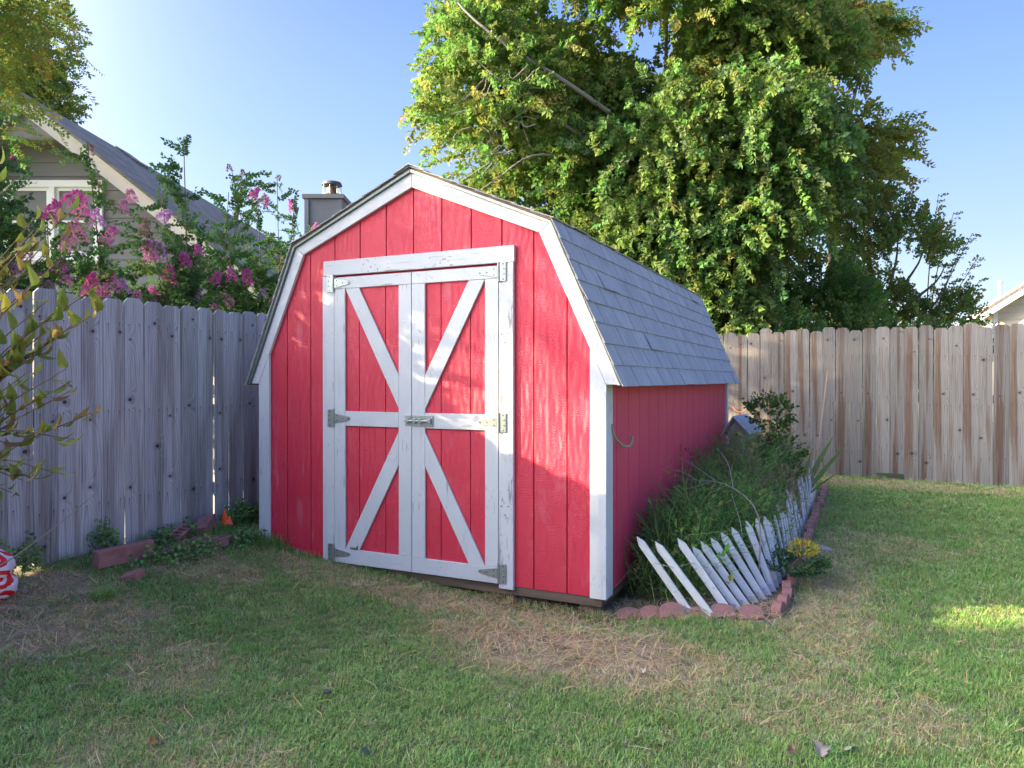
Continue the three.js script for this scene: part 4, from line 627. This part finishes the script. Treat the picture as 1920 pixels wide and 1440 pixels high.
// ---------- garden bed beside the shed ----------
{ // scalloped concrete edgers: a front row and a side row
  const sc = (() => { const pts = [], n = 10; pts.push(new THREE.Vector2(-.075, 0)); for (let i = 0; i <= n; i++) { const a = Math.PI * (1 - i / n); pts.push(new THREE.Vector2(Math.cos(a) * .074, .055 + Math.sin(a) * .045)); } pts.push(new THREE.Vector2(.075, 0)); const g = new THREE.ExtrudeGeometry(new THREE.Shape(pts), { depth: .046, bevelEnabled: true, bevelThickness: .006, bevelSize: .005, bevelOffset: -.005, bevelSegments: 2 }); g.translate(0, 0, -.025); g.scale(.88, .88, .9); return uvM(g, 'y', .4, [0, 0]); })();
  for (const [x, z, a, tilt, sink] of [[1.38, -.03, .32, -1.05, .03], [1.51, -.035, .35, -1.0, .028], [1.615, -.05, .5, -.7, .025], [1.735, -.12, .3, -.5, .06], [1.86, -.15, .42, -.9, .028], [2.0, -.2, .44, -.85, .03]])
    { const m = tag(mesh('scalloped_edger', sc, M.edger), 'red scalloped concrete edger tipped back in the row facing the lawn before the bed', 'edging', 'scalloped edgers along the front of the bed'); m.position.set(x, gy(x, z) - sink + .02, z); m.rotation.set(tilt, a, 0, 'YXZ'); }
  for (let i = 0; i < 28; i++) { const z = -.34 - i * .152, x = 2.115 + .022 * -z * .9 + rr(-.012, .012); if (i === 6 || i === 7) continue; const m = tag(mesh('scalloped_edger', sc, M.edger), 'red scalloped concrete edger in the long row between bed and lawn running to the back', 'edging', 'scalloped edgers along the side of the bed'); m.position.set(x, gy(x, z) - .015, z); m.rotation.set(rr(-.25, .1), Math.PI / 2 + rr(-.12, .12), rr(-.06, .06), 'YXZ'); }
  tag(mesh('flat_stone', (() => { const g = new THREE.IcosahedronGeometry(.07, 2), p = g.attributes.position; for (let i = 0; i < p.count; i++) { const k = 1 + .25 * (noise(p.getX(i) * 30 + 9, p.getZ(i) * 30 + 9, 701) - .5); p.setXYZ(i, p.getX(i) * k, p.getY(i) * .35 * k, p.getZ(i) * k * .8); } g.computeVertexNormals(); return g; })(), std({ color: lin(.33, .27, .26), roughness: .95 })), 'flat grey stone on the grass beside the long row of edgers', 'stone').position.set(2.27, gy(2.27, -1.95) + .01, -1.95);
}
{ // low wired picket fence, fallen towards the shed
  const pk = (h, w) => { const g = poly([[-w / 2, 0], [w / 2, 0], [w / 2, h - .045], [0, h], [-w / 2, h - .045]], .013, -.0065, .0015); return uvM(g, 'y', .9); };
  const f = thing('garden_picket_fence', 'low white picket border fence leaning over in front of the weedy bed', 'fence', [1.9, 0, -.45]);
  const mats = [M.white, M.worn], wires = [[], []];
  const add = (x, z, lean, leanZ, h, w, turn) => { const m = mesh('picket', pk(h, w), frnd(mats), f); m.position.set(x - 1.9, gy(x, z) - .02, z + .45); m.rotation.set(leanZ, turn, lean, 'ZXY'); m.updateMatrix(); wires[0].push(V(0, h * .68, .009).applyMatrix4(m.matrix)); wires[1].push(V(0, h * .14, .009).applyMatrix4(m.matrix)); };
  add(1.71, -.13, .65, 0, .52, .042, -.1); add(1.82, -.14, .69, 0, .51, .042, -.1); add(1.89, -.26, .64, 0, .50, .042, .1); add(1.925, -.34, .66, 0, .44, .042, .25); add(1.955, -.43, .64, 0, .45, .042, .35); add(1.985, -.53, .62, 0, .45, .042, .4); add(2.015, -.62, .57, 0, .46, .042, .45); add(2.035, -.71, .50, 0, .46, .042, .5); add(2.05, -.80, .36, 0, .46, .042, .6); add(2.06, -.89, .28, 0, .45, .04, .7); add(2.07, -.98, .22, 0, .44, .04, .8);
  const w = std({ color: lin(.4, .38, .36), metalness: .6, roughness: .6 }); for (const l of wires) mesh('wire', tube(l, .0016, .0016, 5, 40), w, f);
  const f2 = thing('garden_picket_fence', 'long low white picket border fence beside the long row of edgers', 'fence', [1.9, 0, -.45]); const ww = [];
  for (let i = 0; i < 40; i++) { const z = -1.06 - i * .075 + rr(-.012, .012), x = 2.05 + .02 * -z, h = rr(.3, .40), m = mesh('picket', pk(h, .022), rnd() < .8 ? M.worn : M.white, f2); m.position.set(x - 1.9, gy(x, z) - .02, z + .45); m.rotation.set(rr(-.06, .06), 1.2, i < 28 ? rr(.12, .34) : rr(.02, .16), 'ZXY'); m.updateMatrix(); if (i % 3 === 0) ww.push(V(0, h * .6, .009).applyMatrix4(m.matrix)); }
  mesh('wire', tube(ww, .0014, .0014, 5, 40), w, f2);
}
{ // weeds that fill the bed
  const wg = [sprayGeo({ n: 12, len: .2, l: .06, w: .008, jitter: .7, sag: .3 }), sprayGeo({ n: 9, len: .18, l: .05, w: .014, jitter: .8 }), sprayGeo({ n: 16, len: .26, l: .022, w: .005, jitter: .9 }), bladeClump(10, .3, .03, .0024, .9)], it = [];
  const top = z => z > -.9 ? lerp(.30, .42, (-.15 - z) / .75) : z > -2.2 ? lerp(.42, .46, (-.9 - z) / 1.3) : .54;
  for (let i = 0; i < 2300; i++) { const z = -.36 - 3.9 * Math.pow(rnd(), 1.1), x = rr(1.3, z > -.9 ? 1.72 : 1.97), e = Math.min(1, (x - 1.25) / .1, ((z > -.9 ? 1.82 : 2.05) - x) / .2, (-.3 - z) / .25), H = top(z) * Math.max(.15, e) * (.6 + .7 * noise(x * 5 + 9, z * 4 + 30, 711)), y = gy(x, z) + H * Math.pow(rnd(), .7);
    it.push([V(x, y, z), V(gauss() * .7, .6 + gauss() * .4, gauss() * .7), rr(.7, 1.15), frnd([[.17, .32, .075], [.20, .355, .085], [.14, .27, .066], [.27, .37, .09], [.30, .35, .12], z < -1.6 ? [.24, .21, .10] : [.13, .22, .05], z < -2.2 ? [.28, .23, .14] : [.10, .2, .05]]).map(v => v * rr(.8, 1.25))]); }
  const g = new THREE.Group(); g.name = 'bed_weeds'; g.userData = { label: 'tangled green weeds filling the bed beside the red shed wall', category: 'weeds', kind: 'stuff' }; scene.add(g); cloud('weed_leaves', wg, M.leaf, it, g);
  // brown seed stalks
  const s = []; for (let i = 0; i < 150; i++) { const x = rr(1.32, 2.15), z = rr(-4.2, -1.3), h = rr(.3, .62) + gy(x, z); s.push(tube([[x, gy(x, z), z], [x + rr(-.06, .06), h * .6, z + rr(-.06, .06)], [x + rr(-.14, .14), h, z + rr(-.14, .14)]], .003, .0013, 4, 5)); for (let k = 0; k < 5; k++) { const b = new THREE.IcosahedronGeometry(rr(.004, .008), 0); b.translate(x + rr(-.12, .12), h * rr(.7, 1.0), z + rr(-.12, .12)); s.push(b); } }
  stuff(tag(mesh('seed_stalks', merge(s), std({ color: lin(.36, .25, .16) })), 'thin brown dried seed stalks standing among the bed weeds', 'weeds'));
}
const heads = (t, list, r, col) => list.forEach(([x, y, z]) => { const g = new THREE.IcosahedronGeometry(r, 1), p = g.attributes.position; for (let i = 0; i < p.count; i++) { const k = 1 + .4 * (hash(i, 3, 9) - .5); p.setXYZ(i, p.getX(i) * k, p.getY(i) * .7 * k, p.getZ(i) * k); } g.computeVertexNormals(); const m = mesh('flower_head', g, col, t); m.position.set(x, y, z); });
{ // upright shrub with brown spent heads
  const b = [1.78, .1, -3.25], t = thing('flowering_shrub', 'bright green shrub with brown spent flower heads, tallest plant of the bed', 'shrub', b), it = [];
  for (const [x, y, z, n] of [[-.04, .84, -.35, 90], [.08, .5, .1, 45], [-.05, .42, .2, 40], [.05, .36, .3, 40]]) { mesh('stem', tube([[rr(-.05, .05), -.05, rr(-.05, .05) + .2], [x * .5, y * .5, z * .5 + .1], [x, y, z]], .009, .004, 6), M.twig, t); for (let i = 0; i < n; i++) { const u = unit(); it.push([V(x + u.x * .15, y + u.y * .11 + .01, z + u.z * .15), V(u.x, .4 + u.y, u.z), rr(.6, 1), frnd([[.09, .17, .032], [.075, .145, .03], [.115, .19, .04]]).map(v => v * rr(.85, 1.2))]); } }
  cloud('foliage', [sprayGeo({ n: 9, len: .1, l: .05, w: .017, jitter: .8 })], M.leaf, it, t);
  heads(t, [[-.18, .93, -.3], [-.04, .97, -.35], [.05, .94, -.3], [.0, .6, .15], [-.2, .5, .2], [.1, .58, .15]], .018, std({ color: lin(.20, .13, .06) }));
}
{ // yucca blades
  const b = [2.0, .1, -3.45], t = thing('yucca', 'pale green sword-leaved yucca leaning out at the end of the bed', 'plant', b);
  const mat = leafMat([.22, .30, .10], .3);
  for (const [x, y, z, w] of [[.30, .70, -.25, .05], [.42, .64, -.1, .046], [.12, .58, .0, .04], [-.05, .5, .2, .026], [.35, .4, .15, .026], [-.12, .42, -.1, .024]]) { const out = [], n = 7, at = q => V(x * q, y * q - .06 * q * q, z * q), wd = q => w * Math.sin(Math.PI * (.12 + .88 * q)) * .8 + .001; for (let i = 0; i < n; i++) { const a = at(i / n), c = at((i + 1) / n), p = wd(i / n), r = wd((i + 1) / n), nx = .7, nz = -.6; const a0 = V(a.x - nx * p, a.y + .3 * p, a.z - nz * p), a1 = V(a.x + nx * p, a.y + .3 * p, a.z + nz * p), c0 = V(c.x - nx * r, c.y + .3 * r, c.z - nz * r), c1 = V(c.x + nx * r, c.y + .3 * r, c.z + nz * r); out.push(a0, a, c, a0, c, c0, a, a1, c1, a, c1, c); } mesh('leaf', geoFrom(out.map(v => v.clone())), mat, t); }
  const s = mesh('flower_stalk', tube([[.14, .3, -.2], [.2, .85, -.3], [.24, 1.25, -.38]], .013, .006, 7), std({ color: lin(.50, .34, .25) }), t); s.userData.label = 'dead bare flower stalk';
}
{ // yellow blooms lolling over the edgers
  const b = [2.12, .05, -1.0], t = thing('yellow_flowers', 'clump of bright yellow flowers lolling over the gap in the edgers', 'flowers', b), it = [], fl = [];
  for (let i = 0; i < 130; i++) { const u = unit(); it.push([V(.02 + u.x * .13, .07 + u.y * .06, u.z * .12), V(u.x, .3, u.z), rr(.5, .8), frnd([[.04, .10, .03], [.055, .12, .035]])]); }
  for (let i = 0; i < 150; i++) { const u = unit(), m = basis(V(u.x, .4 + Math.abs(u.y), u.z), unit()); for (const v of leafVerts(.042, .0045, .3, .6)) fl.push(v.applyMatrix4(m).add(V(.075 + u.x * .07, .15 + u.y * .045, -.06 + u.z * .08))); }
  t.scale.setScalar(1.0); cloud('foliage', [sprayGeo({ n: 9, len: .12, l: .05, w: .013, jitter: .7 })], M.leafGloss, it, t); mesh('petals', geoFrom(fl), leafMat([.72, .56, .03], .3), t);
  for (let i = 0; i < 4; i++) mesh('stem', tube([[rr(-.03, .03), -.05, rr(-.03, .03)], [rr(0, .05), .06, rr(-.05, .03)], [.075, .13, -.06]], .003, .002, 5), M.twig, t);
}
{ // arching dry twig over the pickets, with a few dead leaves
  const b = [1.75, .05, -1.0], t = thing('dry_weed', 'arching dry leafless weed stem over the leaning white pickets', 'weed', b);
  const B = (pts, r) => mesh('stem', tube(pts, r, r * .4, 5), M.deadwood, t);
  B([[.22, 0, .25], [.20, .42, .2], [.02, .55, .1], [-.2, .56, 0], [-.42, .53, -.1]], .0055); B([[-.05, .56, .06], [-.25, .66, -.05], [-.4, .72, -.1]], .003); B([[-.1, .56, .05], [-.3, .5, .1], [-.42, .52, .15]], .003); B([[.05, .53, .1], [.0, .7, .05], [-.08, .78, 0]], .003); B([[-.2, .56, 0], [-.3, .62, .05], [-.38, .62, .12]], .0025); B([[.1, 0, .3], [.12, .3, .25], [.05, .52, .2]], .004);
  const dm = leafMat([.5, .30, .06], .3); for (let i = 0; i < 9; i++) { const m = mesh('dead_leaf', geoFrom(leafVerts(.035, .012, .6, .8)), dm, t); m.position.set(-.4 + rr(-.05, .08), .58 + rr(-.05, .14), -.08 + rr(-.08, .1)); m.rotation.set(rr(0, 6), rr(0, 6), rr(0, 6)); }
}
{ // weathered grey birdhouse among the weeds
  const t = thing('birdhouse', 'small weathered pale-grey birdhouse with a painted opening behind the bed weeds', 'birdhouse', [1.52, .2, -3.75]); t.rotation.set(.05, -.35, .12);
  const gm = std({ map: sidingTex([.48, .50, .54], 721), roughness: .8 });
  mesh('front_wall', poly([[-.10, .38], [.10, .38], [.10, .56], [0, .68], [-.10, .56]], .015, .09, .001), gm, t); mesh('rear_wall', poly([[-.10, .38], [.10, .38], [.10, .56], [0, .68], [-.10, .56]], .015, -.1, .001), gm, t);
  for (const s of [-1, 1]) { mesh('side_wall', box(.012, .18, .17, s * .094, .47, 0), gm, t); mesh('roof_panel', poly([[0, .70], [s * .15, .525], [s * .16, .535], [0, .72]], .28, -.13, .001), gm, t); }
  mesh('hole_shade_disc', (() => { const g = new THREE.CylinderGeometry(.035, .035, .004, 16); g.rotateX(Math.PI / 2); g.translate(0, .52, .107); return g; })(), M.dark, t); mesh('post', box(.045, .5, .045, 0, .14, 0), M.rail, t); mesh('floor', box(.2, .012, .2, 0, .386, 0), gm, t);  // entrance is a flat dark disc; the shade inside is its colour
}
{ const m = tag(mesh('plastic_hook', tube([[1.1, .93, -5.5], [1.16, .88, -5.47], [1.22, .87, -5.46], [1.27, .90, -5.46], [1.28, .95, -5.47]], .006, .006, 6, 20), std({ color: lin(.62, .16, .09), roughness: .5 })), 'thin orange wire loop hanging on the back fence beside the shed corner', 'wire'); void m; }

// ---------- odds and ends by the left fence ----------
{
  const br = (w, h, d) => uvM(new THREE.BoxGeometry(w, h, d, 1, 1, 1), 'x', .3);
  const put = (name, g, label, cat, p, r) => { const m = tag(mesh(name, g, M.brick), label, cat); m.position.set(...p); m.rotation.set(...r, 'YXZ'); return m; };
  const capped = (w, h, d) => { const s = poly([[-w / 2, -h / 2], [w / 2, -h / 2], [w / 2, h / 2], [-w / 2, h / 2]], d, -d / 2, .004); return uvM(s, 'x', .3); };
  put('edging_block', capped(.34, .1, .07), 'long reddish concrete block on edge against the left fence', 'block', [-1.46, gy(-1.46, .88) + .06, .88], [0, 1.45, .02]);
  const cored = (w, h, d) => { const s = new THREE.Shape([[-w / 2, -d / 2], [w / 2, -d / 2], [w / 2, d / 2], [-w / 2, d / 2]].map(p => new THREE.Vector2(...p))); for (const x of [-w * .3, 0, w * .3]) { const q = new THREE.Path(); q.moveTo(x - .022, -.022); q.lineTo(x + .022, -.022); q.lineTo(x + .022, .022); q.lineTo(x - .022, .022); q.closePath(); s.holes.push(q); } const g = new THREE.ExtrudeGeometry(s, { depth: h, bevelEnabled: false }); g.rotateX(-Math.PI / 2); g.translate(0, -h / 2, 0); return uvM(g, 'x', .3); };
  put('cored_brick', cored(.25, .06, .09), 'red cored brick lying level with its holes showing in the ivy', 'brick', [-1.38, gy(-1.38, .3) + .035, .3], [0, .48, .02]);
  put('cored_brick', cored(.20, .06, .09), 'red cored brick lying askew behind the level one', 'brick', [-1.57, gy(-1.57, .38) + .06, .38], [.15, 2.1, .12]);
  put('brick', capped(.10, .06, .19), 'plain red brick tipped up beside the orange plastic scrap', 'brick', [-1.60, gy(-1.6, .16) + .075, .16], [.3, .55, .2]);
  put('brick', capped(.17, .05, .09), 'plain brick half sunk in ivy between the block and the cored bricks', 'brick', [-1.40, gy(-1.4, .56) + .03, .56], [.35, .9, .2]);
  put('cored_brick', cored(.14, .05, .09), 'dark broken cored brick at the end of the brick row near the shed corner', 'brick', [-1.30, gy(-1.3, .06) + .02, .06], [.9, .3, 0]);
  put('brick', capped(.10, .05, .08), 'broken brick lump out in the weedy grass', 'brick', [-1.20, gy(-1.2, 1.02) + .02, 1.02], [.2, .4, .3]);
  // orange plastic scrap, folded like a tent
  const o = geoFrom([V(-.035, 0, 0), V(-.005, 0, .02), V(-.018, .095, 0), V(-.005, 0, .02), V(.02, .0, -.01), V(-.018, .095, 0), V(-.005, 0, .02), V(.045, .0, .02), V(.018, .05, .0), V(.02, 0, -.01), V(.018, .05, 0), V(.045, 0, .02), V(.02, 0, -.01), V(-.035, 0, 0), V(-.018, .095, 0)]);
  const og = o.clone(); og.scale(.93, .97, .8); const m = tag(mesh('plastic_flag', merge([o, og]), std({ color: lin(.85, .10, .02), roughness: .45, side: THREE.DoubleSide })), 'torn bright orange plastic flag standing in the ivy by the fence', 'flag'); m.position.set(-1.5, gy(-1.5, .06) + .085, .06); m.scale.setScalar(1.2); m.rotation.y = .4;
}
{ // knotted white carrier bag with a red print, slumped at the left
  const printed = tex(512, 512, (u, v) => { const U = u * 5, Vv = v * 4, cx = Math.floor(U) + .5, cy = Math.floor(Vv) + .5, d = Math.hypot(U - cx, Vv - cy); const red = (d > .26 && d < .44) || d < .12; return red ? [.90, .10, .14] : [.93, .93, .94]; });
  const pts = [[0, 0], [.15, .005], [.20, .04], [.205, .09], [.175, .13], [.19, .17], [.175, .22], [.12, .265], [.06, .29], [.035, .31], [.05, .35], [0, .36]].map(p => new THREE.Vector2(...p)), g = new THREE.LatheGeometry(pts.length ? new THREE.SplineCurve(pts).getPoints(40) : pts, 64), p = g.attributes.position;
  for (let i = 0; i < p.count; i++) { const x = p.getX(i), y = p.getY(i), z = p.getZ(i), a = Math.atan2(z, x), k = 1 + .16 * (fbm(Math.cos(a) * 3 + 9, y * 18 + Math.sin(a) * 3, 731, 4) - .5) * 2 + .03 * Math.sin(a * 9 + y * 40); p.setXYZ(i, x * k, y * (1 + .06 * Math.sin(a * 3)), z * k); } g.computeVertexNormals();
  const m = tag(mesh('plastic_bag', g, new THREE.MeshPhysicalMaterial({ map: printed, roughness: .35, transmission: .12, thickness: 0, side: THREE.DoubleSide })), 'crumpled white plastic bag with red ring print on the bare ground', 'bag'); m.position.set(-1.545, gy(-1.5, 1.66) - .005, 1.665); m.scale.setScalar(.92);
}
{ // leaves and scraps on the lawn
  const curl = (l, w) => { const n = 6, out = [], row = i => { const q = i / n, a = q * 2.2, ww = w * Math.pow(Math.sin(Math.PI * (.06 + .9 * q)), .7) * (1 + .25 * Math.sin(i * 2.3)), y = l * .5 * Math.sin(a) / 1.1, z = l * .35 * (1 - Math.cos(a)); return [V(-ww, y, z + ww * .7), V(0, y, z), V(ww, y + ww * .2, z + ww * .5)]; }; for (let i = 0; i < n; i++) { const a = row(i), b = row(i + 1); for (const k of [0, 1]) out.push(a[k], a[k + 1], b[k + 1], a[k], b[k + 1], b[k]); } return geoFrom(out.map(v => v.clone())); };
  const put = (label, col, x, z, l, w) => { const m = tag(mesh('fallen_leaf', curl(l, w), std({ color: lin(...col), side: THREE.DoubleSide })), label, 'leaf'); m.position.set(x, gy(x, z) + .032, z); m.rotation.set(-1.4 + rr(-.3, .3), rr(0, 6), rr(-.3, .3)); m.position.y -= .012; };
  put('curled pale dry leaf on the open lawn in front of the doors', [.38, .34, .27], 1.0, 1.84, .05, .022); put('pinkish curled dry leaf on the lawn towards the bag', [.42, .30, .24], -.31, 1.97, .035, .018); put('small orange-brown leaf on the lawn', [.45, .20, .07], .3, 2.09, .03, .014); put('grey curled leaf at the near right of the lawn', [.30, .26, .23], 2.39, 1.2, .06, .025); put('pale green leaf lying beside the grey curled one', [.24, .27, .18], 2.46, 1.12, .06, .022); put('reddish curled leaf near the grey curled one', [.36, .20, .14], 2.29, 1.22, .04, .018); put('whitish leaf on the bare soil patch', [.46, .43, .35], 1.68, .78, .03, .012); put('yellow-green leaf on the lawn towards the left fence', [.35, .36, .12], -.45, 1.28, .05, .02); put('orange curled leaf on the dry ground beside the bag', [.5, .22, .06], -1.47, 1.42, .07, .022);
  const m = tag(mesh('dark_stone', (() => { const g = new THREE.IcosahedronGeometry(.017, 1); g.scale(1.1, .5, .75); return g; })(), std({ color: lin(.05, .05, .06), roughness: .7 })), 'small dark stone on the green lawn', 'stone'); m.position.set(.6, gy(.6, 1.52) + .03, 1.52);
}

renderer.render(scene, camera);
